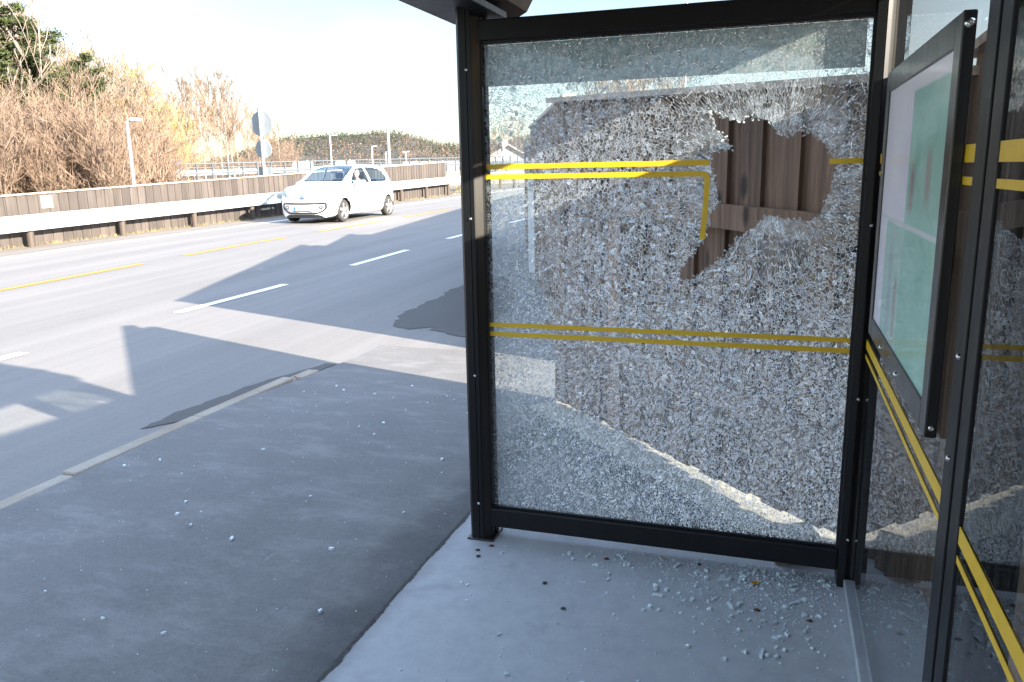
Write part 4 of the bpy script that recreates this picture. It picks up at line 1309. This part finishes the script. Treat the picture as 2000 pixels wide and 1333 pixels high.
for px, d, s in [(235, 50, .98), (265, 54, 1.0), (250, 52, .92), (285, 50, .85), (315, 54, .8), (345, 52, .65), (222, 48, .9), (300, 52, .92), (330, 56, .72), (352, 50, .6), (380, 58, .7)]:
    plant('yellow', px, d, s, LY, 'budding yellow trees')
LB_ = 'slender pale stemmed birch in the loose row above the ramp railing'
for px, d, s in [(350, 66, .95), (372, 70, 1.05), (395, 74, .95), (412, 70, 1.1), (428, 76, 1.15), (445, 72, 1.1), (460, 78, 1.1), (478, 80, 1.0), (498, 82, .95), (520, 86, .9), (540, 88, .8), (560, 90, .8), (585, 95, .7), (432, 95, 1.1), (470, 98, 1.1), (390, 92, 1.1)]:
    plant('birch', px, d, s, LB_, 'birches above the ramp')
LF = 'tree whose crown tops just show above the board fence through the pane'
for px, d, s in [(1215, 42, .72), (1245, 44, .74), (1275, 43, .70), (1310, 46, .68)]:
    plant('bare', px, d, s, LF, 'trees behind the board fence')
for px, d, s in [(985, 90, .65), (1000, 95, .7), (1018, 92, .8), (965, 100, .6)]:
    plant('birch', px, d, s, 'pale bare tree beyond the road seen through the left part of the pane', 'trees seen through the pane')

# wooded hill
def hill():
    def hz(px):
        pts = [(380, 4), (470, 14), (540, 23), (560, 25.5), (620, 27), (700, 28.5), (770, 29.5), (800, 28.5), (840, 24), (870, 20.5), (905, 19), (960, 18), (1010, 22), (1060, 25), (1150, 24), (1300, 18), (1500, 10)]
        for (a, b), (c, d) in zip(pts, pts[1:]):
            if a <= px <= c: return b+(d-b)*(px-a)/(c-a)
        return 4
    D = 640.0
    b = MB(); nr = 10; cols = list(range(380, 1501, 10)); vs = []
    for px in cols:
        top = hz(px)*1.14*D/640
        for j in range(nr+1):
            t = j/nr; d = D-230*(1-t); X, Y = pxdir(px, d)
            vs.append((X, Y, -.2+top*.92*(t**.75)))
    for px in cols:
        pass
    n = nr+1
    b.raw(vs, [(i*n+j, (i+1)*n+j, (i+1)*n+j+1, i*n+j+1) for i in range(len(cols)-1) for j in range(nr)], smooth=True)
    tag(b.build('hill', simple('hill_floor', (.055, .043, .033), .95, var=.3, scale=.05)), kind='structure')
    r = random.Random(5)
    fs = [MB(), MB()]
    for k in range(8500):
        px = r.uniform(390, 1480); t = r.random()**.8; d = D-230*(1-t)+4; X, Y = pxdir(px, d)
        z = -.2+hz(px)*1.14*.92*(t**.75)
        con = r.random() < (.25+.75*t if px < 800 else .30+.4*t)
        h = r.uniform(2.6, 4.6)*(1 if con else .75); w_ = h*r.uniform(.22, .36)
        f_ = fs[0 if con else 1]
        for q in range(9):
            a = r.uniform(0, 6.28); e = r.uniform(.15, 1)
            c = Vector((X+math.cos(a)*w_*(1.05-e)*r.random(), Y+math.sin(a)*w_*(1.05-e), z+h*e))
            s = w_*r.uniform(.35, .8)*(1.15-.7*e if con else .9)
            v1 = Vector((r.uniform(-1, 1), r.uniform(-1, 1), r.uniform(-.4, .4)))*s; v2 = Vector((r.uniform(-1, 1), r.uniform(-1, 1), r.uniform(.2, 1)))*s
            f_.face([c-v1, c+v1*.8-v2*.4, c+v2])
    tag(fs[0].build('hill_forest', M['spruce']), 'dark evergreen forest covering the far hill', 'forest', kind='stuff')
    tag(fs[1].build('bare_woods', M['twigbrown']), 'brown leafless woods on the lower slopes of the far hill', 'forest', kind='stuff')
hill()

# dry grass along the wall foot and on the bank behind it
def grass():
    r = random.Random(9); b = MB()
    for k in range(5200):
        if k < 2600: x, y = -14.33+r.gauss(0, .06), r.uniform(6, 36)
        else: x, y = r.uniform(-24, -14.7), r.uniform(8, 40)
        hgt = r.uniform(.04, .11) if k < 2600 else r.uniform(.15, .5)
        z = gz(x, y)-.02; a = r.uniform(0, 6.28); wd = .008 if k < 2600 else .02
        b.face([(x-math.cos(a)*wd, y-math.sin(a)*wd, z), (x+math.cos(a)*wd, y+math.sin(a)*wd, z), (x+r.gauss(0, .04), y+r.gauss(0, .04), z+hgt)])
    m = simple('dry_grass', (.26, .22, .09), .9, var=.3)
    tag(b.build('dry_grass', m), 'short dry grass along the foot of the timber wall and the bank', 'grass', kind='stuff')
grass()
#CAR#
# ------------------------------------------------------------------ white hatchback with its driver
def interp(tab, x):
    if x <= tab[0][0]: return tab[0][1]
    for (a, b), (c, d) in zip(tab, tab[1:]):
        if a <= x <= c:
            t = (x-a)/(c-a)
            return b+(d-b)*t
    return tab[-1][1]
def smooth_tab(tab, n=3):
    xs_ = [tab[0][0]+(tab[-1][0]-tab[0][0])*i/300 for i in range(301)]
    ys_ = [interp(tab, x) for x in xs_]
    for _ in range(n*6):
        ys_ = [ys_[0]]+[(ys_[i-1]+2*ys_[i]+ys_[i+1])/4 for i in range(1, 300)]+[ys_[-1]]
    return list(zip(xs_, ys_))
T_ZC = smooth_tab([(0, .68), (.04, .77), (.13, .86), (.3, .925), (.55, .975), (.80, 1.01), (.93, 1.09), (1.22, 1.275), (1.46, 1.405), (1.72, 1.462), (2.2, 1.488), (2.75, 1.478), (3.10, 1.44), (3.28, 1.36), (3.40, 1.15), (3.48, .95), (3.54, .72)], 1)
T_W = smooth_tab([(0, .70), (.1, .755), (.3, .80), (.6, .82), (3.0, .82), (3.3, .79), (3.54, .70)], 1)
T_ZB = [(0, .15), (.25, .17), (.8, .185), (2.8, .19), (3.3, .24), (3.54, .32)]
T_WR = [(0, .62), (.86, .70), (1.2, .655), (1.7, .585), (2.4, .57), (3.05, .56), (3.3, .60), (3.54, .62)]
def lerp(a, b, t): return a+(b-a)*t
def car_sec(x):
    zc = interp(T_ZC, x); wd = interp(T_W, x); zb = interp(T_ZB, x); wr = interp(T_WR, x)
    belt = min(.915+.045*max(0, x-1)/2, zc-.045)
    edge = .035 if x < .9 else lerp(.035, .075, min(1, (x-.9)/.7))
    z2 = min(.50, zb+(belt-zb)*.5); z3 = min(.72, belt-.05)
    ctrl = [(wd-.13, zb), (wd-.035, zb+.07), (wd-.002, z2), (wd-.012, z3), (wd-.035, belt), (min(wr, wd-.05), max(zc-edge, belt+.005)), (min(wr, wd-.05)-.10, zc-.018), (0, zc)]
    cnt = [4, 5, 6, 6, 18, 4, 16]
    out = []
    n = len(ctrl)
    for k in range(n-1):
        p0 = ctrl[max(0, k-1)]; p1 = ctrl[k]; p2 = ctrl[k+1]; p3 = ctrl[min(n-1, k+2)]
        for i in range(cnt[k]):
            t = i/cnt[k]
            if k == 4:
                q = (lerp(p1[0], p2[0], t)+.012*math.sin(math.pi*t)*(1 if x > 1 else 0), lerp(p1[1], p2[1], t))
            else:
                q = []
                for c in (0, 1):
                    m1 = (p2[c]-p0[c])*.32; m2 = (p3[c]-p1[c])*.32
                    h = (2*t**3-3*t*t+1)*p1[c]+(t**3-2*t*t+t)*m1+(-2*t**3+3*t*t)*p2[c]+(t**3-t*t)*m2
                    q.append(h)
            out.append((max(0, q[0]), q[1]))
    out.append(ctrl[-1])
    return out
CUM = [0, 4, 9, 15, 21, 39, 43, 59]
def bend(x, y):
    return x+.15*(abs(y)/.75)**2.2*max(0, 1-x/.9) - .10*(abs(y)/.75)**2.5*max(0, 1-(3.54-x)/.7)
def in_poly(p, poly):
    x, y = p; c = False; j = len(poly)-1
    for i in range(len(poly)):
        xi, yi = poly[i]; xj, yj = poly[j]
        if (yi > y) != (yj > y) and x < (xj-xi)*(y-yi)/(yj-yi)+xi: c = not c
        j = i
    return c
SW1 = [(1.06, .965), (1.20, 1.105), (1.37, 1.245), (1.53, 1.345), (1.74, 1.405), (2.03, 1.415), (2.05, .985)]
SW2 = [(2.11, .99), (2.09, 1.415), (2.5, 1.408), (2.82, 1.375), (3.02, 1.29), (3.10, 1.17), (3.10, 1.07), (3.03, 1.02)]
HL = [(.46, .655), (.66, .675), (.75, .75), (.745, .84), (.70, .865), (.60, .80)]
WX = (.62, 3.00); WRAD = .292
def make_car():
    STR = 1.10                      # this car reads a little longer than its model
    root = empty('parked_car' if False else 'white_car', (-11.70, 18.26, gz(-11.7, 19.8)))
    cw = NT('white_car_paint'); M['carpaint'] = cw.fin((.80, .80, .80), .25, 0, .8)
    M['carglass'] = m_clear('car_window_glass', (.68, .82, .92), 0)
    M['carroof'] = simple('dark_glass_roof', (.012, .015, .02), .06, coat=1, var=.05)
    M['cartrim'] = simple('black_car_trim', (.012, .012, .013), .45, var=.1)
    M['carinside'] = simple('dark_car_interior', (.025, .026, .028), .8, var=.2)
    M['tyre'] = simple('tyre_rubber', (.03, .03, .03), .85, var=.2)
    M['alloy'] = simple('silver_alloy', (.24, .24, .245), .35, .3, var=.05)
    hl = NT('headlight_lens'); M['lens'] = hl.fin((.30, .33, .36), .08, .3, 1)
    nx = 190; xs_ = [3.54*i/nx for i in range(nx+1)]
    secs = [car_sec(x) for x in xs_]; nv = len(secs[0])
    for sc_, x in zip(secs, xs_):
        for q in range(CUM[4]):
            y, z = sc_[q]
    # ring: left side bottom -> roof centre -> right side bottom
    rings = []
    for x, s in zip(xs_, secs):
        ring = [Vector((y, bend(x, y)*STR, z)) for y, z in s]+[Vector((-y, bend(x, y)*STR, z)) for y, z in s[-2::-1]]
        rings.append(ring)
    m = len(rings[0])
    parts = {k: MB() for k in ('body', 'windshield', 'side_window_a', 'side_window_b', 'side_window_c', 'side_window_d', 'glass_roof', 'headlight_a', 'headlight_b', 'rear_window')}
    # snap the skin to clean round wheel arches
    for i, r_ in enumerate(rings):
        for j, p in enumerate(r_):
            jj = j if j < nv else 2*(nv-1)-j
            if jj > CUM[4]: continue
            for wx in WX:
                dx, dz = xs_[i]-wx, p.z-WRAD; d_ = math.hypot(dx, dz)
                if .318 < d_ < .372 and dz > -.1:
                    k = .345/d_; nxx = wx+dx*k
                    r_[j] = Vector((p.x, p.y+(nxx-xs_[i])*STR, WRAD+dz*k))
    vall = [p for r_ in rings for p in r_]
    fl = {k: [] for k in parts}
    for i in range(nx):
        for j in range(m-1):
            x = (xs_[i]+xs_[i+1])/2
            jj = j if j < nv-1 else 2*(nv-1)-1-j
            c = (rings[i][j]+rings[i+1][j+1]+rings[i+1][j]+rings[i][j+1])/4
            y, z = c.x, c.z; left = y > 0
            key = 'body'
            if CUM[4] <= jj < CUM[5] and x > 1.1:
                if in_poly((x, z), SW1): key = 'side_window_a' if left else 'side_window_b'
                elif in_poly((x, z), SW2): key = 'side_window_c' if left else 'side_window_d'
            if jj >= CUM[5] and .86 < x < 1.54 and abs(y) < interp(T_WR, x)-.045: key = 'windshield'
            if jj >= CUM[5] and 1.54 <= x < 2.75 and abs(y) < interp(T_WR, x)-.075: key = 'glass_roof'
            if jj >= CUM[5] and 3.27 < x < 3.42 and abs(y) < .50: key = 'rear_window'
            if x < .55 and in_poly((abs(y), z), HL): key = 'headlight_a' if left else 'headlight_b'
            if jj < CUM[4]:
                skip = False
                for wx in WX:
                    if math.hypot(c.y/STR-bend(x, y)+x-wx, z-WRAD) < .340 and jj >= 0 and abs(y) > .5: skip = True
                if skip: continue
            fl[key].append((i*m+j, i*m+j+1, (i+1)*m+j+1, (i+1)*m+j))
    b = parts['body']; b.raw(vall, fl['body'], 0, True)
    # front and rear caps, ruled across
    for i, fr_ in ((0, True), (nx, False)):
        s = secs[i]; x = xs_[i]; nq = 16; vs = []
        for y, z in s:
            for q in range(nq+1):
                yy = y*(1-2*q/nq); vs.append((yy, bend(x, yy)*STR, z))
        fs = [(a*(nq+1)+q, a*(nq+1)+q+1, (a+1)*(nq+1)+q+1, (a+1)*(nq+1)+q) for a in range(nv-1) for q in range(nq)]
        b.raw(vs, fs, 0, True)
    body = b.build('body', M['carpaint'], root)
    sol = body.modifiers.new('shell', 'SOLIDIFY'); sol.thickness = .03; sol.offset = 0
    def compact(key, name, mat, off):
        if not fl[key]: return None
        idx = {}; vs = []; fs = []
        for q in fl[key]:
            t = []
            for v in q:
                if v not in idx: idx[v] = len(vs); vs.append(vall[v])
                t.append(idx[v])
            fs.append(tuple(t))
        p = MB(); p.raw(vs, fs, 0, True)
        return p.build(name, mat, root)
    compact('windshield', 'windshield', M['carglass'], 0)
    for k in 'abcd': compact('side_window_'+k, 'side_window', M['carglass'], 0)
    compact('rear_window', 'rear_window', M['carglass'], 0)
    compact('glass_roof', 'glass_roof', M['carroof'], 0)
    for k in 'ab': compact('headlight_'+k, 'headlight', M['lens'], 0)
    def fx(y): return bend(0, y)*STR
    # front details follow the curve of the nose
    def nose_strip(name, pts, wd, mat, proud=.022, closed=False, parent=root):
        b = MB(); n = len(pts); L = []; R = []
        for i in range(n):
            a = pts[(i-1) % n if closed else max(0, i-1)]; c = pts[(i+1) % n if closed else min(n-1, i+1)]
            dy, dz = c[0]-a[0], c[1]-a[1]; l = math.hypot(dy, dz) or 1
            ny, nz = -dz/l*wd/2, dy/l*wd/2
            for lst, s in ((L, 1), (R, -1)):
                y, z = pts[i][0]+ny*s, pts[i][1]+nz*s
                lst.append((y, fx(y)-proud, z))
        for i in range(n if closed else n-1):
            j = (i+1) % n
            b.face([L[i], L[j], R[j], R[i]])
            b.face([(p[0], p[1]+.02, p[2]) for p in (R[i], R[j], L[j], L[i])])
            b.face([L[j], L[i], (L[i][0], L[i][1]+.02, L[i][2]), (L[j][0], L[j][1]+.02, L[j][2])])
            b.face([R[i], R[j], (R[j][0], R[j][1]+.02, R[j][2]), (R[i][0], R[i][1]+.02, R[i][2])])
        return b.build(name, mat, parent)
    mouth = []
    for i in range(25): y = .60-1.2*i/24; mouth.append((y, .505-.006*(1-(y/.6)**2)))
    for i in range(5): a = math.pi/2+math.pi/2*(i+1)/6; mouth.append((-.60+.035*math.cos(a), .47+.035*math.sin(a)))
    for i in range(29):
        y = -.635+1.27*i/28; mouth.append((y*.99, .250+.13*max(0, (abs(y)-.30)/.335)**2.6))
    for i in range(5): a = math.pi/2*(i+1)/6; mouth.append((.60+.035*math.cos(a), .47+.035*math.sin(a)))
    nose_strip('grille_surround', mouth, .040, M['cartrim'], .030, True)
    nose_strip('hood_seam', [(.52-1.04*i/20, .632) for i in range(21)], .010, M['cartrim'], .030)
    # lower air intake
    b = MB(); n = 24
    for i in range(n):
        y0 = .56-1.12*i/n; y1 = .56-1.12*(i+1)/n
        def tz(y): return .218-.05*max(0, (abs(y)-.38)/.18)**2
        b.face([(y0, fx(y0)-.021, .135), (y1, fx(y1)-.021, .135), (y1, fx(y1)-.021, tz(y1)), (y0, fx(y0)-.021, tz(y0))][::-1])
        b.face([(y0, fx(y0)-.021, .135), (y0, fx(y0)+.5, .125), (y1, fx(y1)+.5, .125), (y1, fx(y1)-.021, .135)])
    b.build('lower_intake', M['cartrim'], root)
    # fog lamps
    for s in (1, -1):
        y = .50*s; b = MB(); b.tube((y, fx(y)-.034, .40), (y, fx(y)+.01, .40), .052, n=20, smooth=False)
        fo = b.build('fog_lamp', M['cartrim'], root)
        b = MB(); b.revolve([(.034, 0), (.026, -.006), (.0001, -.009)], (y, fx(y)-.036, .40), (0, 1, 0), 16); b.build('lens', M['lens'], fo)
    # badge: ring with a V over a W
    bz = .648
    M['badge'] = simple('badge_chrome', (.45, .55, .68), .2, .6, var=.05)
    M['badgeblue'] = simple('badge_blue', (.08, .16, .34), .3, var=.05)
    b = MB(); b.tube((0, -.0225, bz), (0, .05, bz), .066, n=28, smooth=False); em = b.build('emblem', M['badgeblue'], root)
    b = MB()
    for i in range(28):
        a0, a1 = 2*math.pi*i/28, 2*math.pi*(i+1)/28
        b.face([(math.cos(a)*r_, -.0235, bz+math.sin(a)*r_) for a, r_ in ((a0, .066), (a1, .066), (a1, .057), (a0, .057))])
    def bar(p, q, w_=.010):
        d = Vector((q[0]-p[0], 0, q[1]-p[1])); nn = Vector((-d.z, 0, d.x)).normalized()*w_/2
        P_ = Vector((p[0], -.0238, bz+p[1])); Q_ = Vector((q[0], -.0238, bz+q[1]))
        b.face([P_-nn, Q_-nn, Q_+nn, P_+nn])
    bar((-.022, .054), (0, .008)); bar((0, .008), (.022, .054))
    bar((-.047, .034), (-.022, -.046)); bar((-.022, -.046), (0, -.004)); bar((0, -.004), (.022, -.046)); bar((.022, -.046), (.047, .034))
    b.build('badge_mark', M['badge'], em)
    # number plate
    b = MB(); b.bev(-.26, .26, -.036, -.026, .315, .425, .003)
    pl = b.build('number_plate', M['plastic'], root)
    b = MB(); b.box(-.255, -.205, -.0375, -.0362, .32, .42); b.build('plate_band', M['blue'], pl)
    fc = bpy.data.curves.new('plate_text', 'FONT'); fc.body = 'LS 88724'; fc.size = .098; fc.align_x = 'CENTER'; fc.align_y = 'CENTER'; fc.extrude = .0006
    to = bpy.data.objects.new('plate_text', fc); COL.objects.link(to)
    bpy.context.view_layer.update()
    me = bpy.data.meshes.new_from_object(to.evaluated_get(bpy.context.evaluated_depsgraph_get()))
    bpy.data.objects.remove(to)
    me.materials.clear(); me.materials.append(M['cartrim'])
    to = bpy.data.objects.new('plate_text', me); COL.objects.link(to); to.parent = pl
    to.location = (.025, -.0372, .368); to.rotation_euler = (math.pi/2, 0, 0); to.scale = (1.02, 1, 1)
    b = MB(); b.box(-.30, .30, -.024, -.012, .292, .306); b.build('plate_slot', M['cartrim'], root)
    # wheels
    wheel0 = None
    for s in (1, -1):
        for wx in WX:
            wr = empty('wheel', (s*.735, wx*STR, WRAD)); wr.parent = root
            b = MB(); b.revolve([(.20, -.085*s), (.262, -.088*s), (.284, -.075*s), (.290, -.03*s), (.290, .03*s), (.284, .068*s), (.262, .080*s), (.205, .078*s)], (0, 0, 0), (1, 0, 0), 40)
            b.build('tyre', M['tyre'], wr)
            b = MB(); b.revolve([(.212, .079*s), (.200, .070*s), (.192, .045*s), (.192, -.06*s)], (0, 0, 0), (1, 0, 0), 40)
            for k in range(5):
                a = 2*math.pi*k/5+.3; u = Vector((0, math.cos(a), math.sin(a))); v = Vector((0, -math.sin(a), math.cos(a)))
                p0 = u*.035; p1 = u*.198; x0 = .066*s; x1 = .052*s
                vs = [p0-v*.030, p0+v*.030, p1+v*.044, p1-v*.044]
                hi = [Vector((x0 if i < 2 else x1+.012*s, 0, 0))+q for i, q in enumerate(vs)]; lo = [Vector((x1-.03*s, 0, 0))+q for q in vs]
                b.raw(hi+lo, [(0, 1, 2, 3), (0, 4, 5, 1), (1, 5, 6, 2), (2, 6, 7, 3), (3, 7, 4, 0)])
            b.revolve([(.05, .066*s), (.045, .074*s), (.0001, .076*s)], (0, 0, 0), (1, 0, 0), 18)
            b.build('rim', M['alloy'], wr, fixn=True)
            b = MB(); b.tube((-.05*s, 0, 0), (-.03*s, 0, 0), .192, n=28, smooth=False); b.build('brake_disc', M['carinside'], wr)
    # dark wheel housings, floor and seats seen through the glass
    b = MB()
    for s in (1, -1):
        for wx in WX:
            n = 20
            for i in range(n):
                a0, a1 = math.pi*i/n, math.pi*(i+1)/n
                q = [(wx+.36*math.cos(a), WRAD+.36*math.sin(a)) for a in (a0, a1)]
                b.face([(s*.765, q[0][0]*STR, q[0][1]), (s*.765, q[1][0]*STR, q[1][1]), (s*.50, q[1][0]*STR, q[1][1]), (s*.50, q[0][0]*STR, q[0][1])])
            b.face([(s*.55, (wx-.36)*STR, .16), (s*.55, (wx+.36)*STR, .16), (s*.55, (wx+.36)*STR, .66), (s*.55, (wx-.36)*STR, .66)])
    b.build('wheel_housing', M['cartrim'], root)
    b = MB(); b.box(-.68, .68, .30*STR, 3.3*STR, .19, .24); b.build('floor_pan', M['carinside'], root)
    b = MB(); b.prism([(1.02*STR, .70), (1.06*STR, .955), (1.32*STR, .985), (1.50*STR, .90), (1.46*STR, .66)], -.66, .66, 0, Matrix(((0, 0, 1, 0), (1, 0, 0, 0), (0, 1, 0, 0), (0, 0, 0, 1)))); b.build('dashboard', M['carinside'], root)
    for s in (1, -1):
        b = MB(); b.bev(s*.36-.24, s*.36+.24, 1.86*STR, 2.30*STR, .38, .54, .05); b.bev(s*.36-.23, s*.36+.23, 2.24*STR, 2.36*STR, .50, 1.10, .06); b.bev(s*.36-.12, s*.36+.12, 2.28*STR, 2.36*STR, 1.11, 1.28, .04)
        b.build('seat', M['carinside'], root)
    b = MB(); b.bev(-.62, .62, 2.72*STR, 2.95*STR, .45, 1.08, .05); b.build('rear_seat', M['carinside'], root)
    # steering wheel
    b = MB(); c = Vector((.36, 1.52*STR, .93)); ax = Vector((0, .86, .5)).normalized(); e1 = Vector((1, 0, 0)); e2 = ax.cross(e1)
    for i in range(24):
        a0, a1 = 2*math.pi*i/24, 2*math.pi*(i+1)/24
        b.tube(c+e1*math.cos(a0)*.18+e2*math.sin(a0)*.18, c+e1*math.cos(a1)*.18+e2*math.sin(a1)*.18, .014, n=6, cap=False)
    b.tube(c-e1*.18, c+e1*.18, .016, n=6); b.tube(c, c+e2*-.18, .016, n=6); b.tube(c, c-ax*.2, .02, n=6)
    b.build('steering_wheel', M['carinside'], root)
    # mirrors, handles, wiper, inside mirror
    for s in (1, -1):
        bm = bmesh.new(); bmesh.ops.create_uvsphere(bm, u_segments=18, v_segments=12, radius=1)
        for v in bm.verts: v.co = Vector((v.co.x*.105, v.co.y*.06*(1.2 if v.co.y < 0 else .5), v.co.z*.07))+Vector((s*.915, 1.20*STR, .985))
        b = MB(); b.addbm(bm, 0, True); mi = b.build('mirror', M['carpaint'], root)
        b = MB(); b.tube((s*.76, 1.25*STR, .975), (s*.87, 1.25*STR, .985), .028, n=8); b.prism([(1.08*STR, .955), (1.17*STR, .955), (1.20*STR, 1.04), (1.14*STR, 1.02)], .762*s-.012, .762*s+.012, 0, Matrix(((0, 0, 1, 0), (1, 0, 0, 0), (0, 1, 0, 0), (0, 0, 0, 1))))
        b.build('mirror_foot', M['cartrim'], mi)
        for x in (1.92, 2.78):
            b = MB(); b.bev(s*.83-.016, s*.83+.016, (x-.09)*STR, (x+.09)*STR, .80, .835, .01); b.build('door_handle', M['carpaint'], root)
        # shut lines of the doors, thin dark recess strips just proud of the skin
        b = MB()
        for x in (1.10, 2.08, 2.92):
            zs = [.24+.7*i/14 for i in range(15)]
            if x > 2.5: zs = [z for z in zs if z > .62]
            for z0, z1 in zip(zs, zs[1:]):
                def sy(z):
                    sc = car_sec(x)[:CUM[4]+1]
                    for (ya, za), (yb, zb) in zip(sc, sc[1:]):
                        if za <= z <= zb: return ya+(yb-ya)*(z-za)/(zb-za+1e-9)
                    return sc[-1][0]
                b.face([(s*(sy(z0)+.0165), (x-.004)*STR, z0), (s*(sy(z0)+.0165), (x+.004)*STR, z0), (s*(sy(z1)+.0165), (x+.004)*STR, z1), (s*(sy(z1)+.0165), (x-.004)*STR, z1)])
        b.build('door_seam', M['cartrim'], root)
    b = MB()
    for x0, x1 in ((.50, -.02), (-.04, -.52)):
        b.tube((x0, .84*STR, 1.05), (x1, .875*STR, 1.075), .011, n=6)
    b.build('wipers', M['cartrim'], root)
    b = MB(); b.bev(-.10, .10, 1.50*STR, 1.53*STR, 1.26, 1.32, .01); b.build('inside_mirror', M['carinside'], root)
    b = MB(); b.bev(-.44, .44, 3.3*STR, 3.40*STR, .22, .30, .02); b.build('rear_valance', M['cartrim'], root)
    tag(root, 'small white five door hatchback driving along the far lane', 'car')
    # driver -----------------------------------------------------------------
    ox, oy, oz = root.location
    dr = empty('person', (ox+.40, oy+2.02*STR, oz+.54))
    def skin(name, pts, edges, mat, parent, lv=2):
        me = bpy.data.meshes.new(name); me.from_pydata([p[:3] for p in pts], edges, []); o = bpy.data.objects.new(name, me); COL.objects.link(o)
        md = o.modifiers.new('skin', 'SKIN'); md.use_smooth_shade = True
        for sv, p in zip(me.skin_vertices[0].data, pts):
            sv.radius = (p[3], p[4] if len(p) > 4 else p[3])
        me.skin_vertices[0].data[0].use_root = True
        su = o.modifiers.new('sub', 'SUBSURF'); su.levels = lv; su.render_levels = lv
        me.materials.append(mat); o.parent = parent
        return o
    M['skin_tone'] = simple('skin', (.52, .32, .24), .55, var=.06)
    M['jacket'] = simple('pale_blue_jacket', (.62, .70, .80), .8, var=.12)
    M['trousers'] = simple('dark_trousers', (.03, .035, .05), .85, var=.2)
    M['hair'] = simple('light_hair', (.45, .40, .34), .8, var=.2)
    # pelvis, waist, chest, neck, head; legs forward; arms to the wheel
    P_ = [(0, 0, .02, .15, .13), (0, .02, .22, .14, .11), (0, .02, .42, .17, .115), (0, 0, .53, .065), (0, -.02, .60, .055),
          (.19, .02, .46, .06), (.235, -.14, .28, .045), (.17, -.36, .34, .036), (.165, -.42, .37, .03), (-.19, .02, .46, .06), (-.235, -.14, .28, .045), (-.17, -.36, .34, .036), (-.165, -.42, .37, .03),
          (.10, -.22, .03, .085), (.11, -.46, .06, .065), (.11, -.62, -.20, .05), (-.10, -.22, .03, .085), (-.11, -.46, .06, .065), (-.11, -.62, -.20, .05)]
    E_ = [(0, 1), (1, 2), (2, 3), (3, 4), (2, 5), (5, 6), (6, 7), (7, 8), (2, 9), (9, 10), (10, 11), (11, 12), (0, 13), (13, 14), (14, 15), (0, 16), (16, 17), (17, 18)]
    bodyo = skin('body', P_, E_, M['skin_tone'], dr)
    # head with brow, nose, chin, joined visually on the neck
    bm = bmesh.new(); bmesh.ops.create_uvsphere(bm, u_segments=24, v_segments=18, radius=1)
    for v in bm.verts:
        c = v.co; x, y, z = c.x*.078, c.y*.098, c.z*.118
        z -= .04
        if c.y < 0:
            if abs(c.x) < .18 and -.35 < c.z < .12: y -= .022*(1-abs(c.x)/.18)*(1-abs(c.z+.18)/.32)
            if -.05 < c.z < .22 and .2 < abs(c.x) < .6: y += .012
            if c.z < -.55: y -= .012
            if -.62 < c.z < -.48 and abs(c.x) < .4: y += .006
        x *= 1-.22*max(0, -c.z)
        v.co = Vector((x, y-.045, z+.735))
    for s in (1, -1):
        bmesh.ops.create_icosphere(bm, subdivisions=2, radius=1, matrix=Matrix.Translation((s*.080, -.035, .69)) @ Matrix.Diagonal((.012, .022, .034, 1)))
    b = MB(); b.addbm(bm, 0, True); hd = b.build('head', M['skin_tone'], dr)
    bm = bmesh.new(); bmesh.ops.create_uvsphere(bm, u_segments=24, v_segments=16, radius=1)
    bmesh.ops.delete(bm, geom=[v for v in bm.verts if v.co.z < .18-.75*max(0, v.co.y) or v.co.y < -.62 and v.co.z < .7], context='VERTS')
    for v in bm.verts: v.co = Vector((v.co.x*.083, v.co.y*.103-.043, v.co.z*.124+.697))
    b = MB(); b.addbm(bm, 0, True); b.build('hair', M['hair'], dr)
    for s in (1, -1):
        b = MB()
        bm = bmesh.new(); bmesh.ops.create_uvsphere(bm, u_segments=10, v_segments=8, radius=.012, matrix=Matrix.Translation((s*.030, -.128, .712))); b.addbm(bm, 0, True); b.build('eye', M['cartrim'], hd)
    J_ = [(0, 0, .02, .165, .145), (0, .02, .22, .16, .13), (0, .02, .43, .185, .13), (0, .0, .505, .085), (.195, .02, .465, .075), (.24, -.14, .28, .058), (.175, -.35, .337, .046), (-.195, .02, .465, .075), (-.24, -.14, .28, .058), (-.175, -.35, .337, .046)]
    skin('jacket', J_, [(0, 1), (1, 2), (2, 3), (2, 4), (4, 5), (5, 6), (2, 7), (7, 8), (8, 9)], M['jacket'], dr)
    Tr = [(0, 0, .0, .16, .14), (.10, -.22, .03, .098), (.11, -.46, .06, .078), (.11, -.60, -.17, .065), (-.10, -.22, .03, .098), (-.11, -.46, .06, .078), (-.11, -.60, -.17, .065)]
    skin('trousers', Tr, [(0, 1), (1, 2), (2, 3), (0, 4), (4, 5), (5, 6)], M['trousers'], dr)
    # fingers curled over the wheel rim
    for s in (1, -1):
        for k in range(5):
            bx = s*.165+(k-2)*.017*(1 if k else 1.5); L = (.045, .07, .075, .07, .055)[k]
            Pf = [(bx*.97, -.42, .372, .010), (bx, -.42-L*.5, .40, .009), (bx, -.42-L*.8, .375, .008), (bx, -.42-L*.7, .345, .007)]
            skin('finger', Pf, [(0, 1), (1, 2), (2, 3)], M['skin_tone'], bodyo, 1)
    tag(dr, 'driver in a pale blue jacket behind the wheel of the white car', 'person')
make_car()
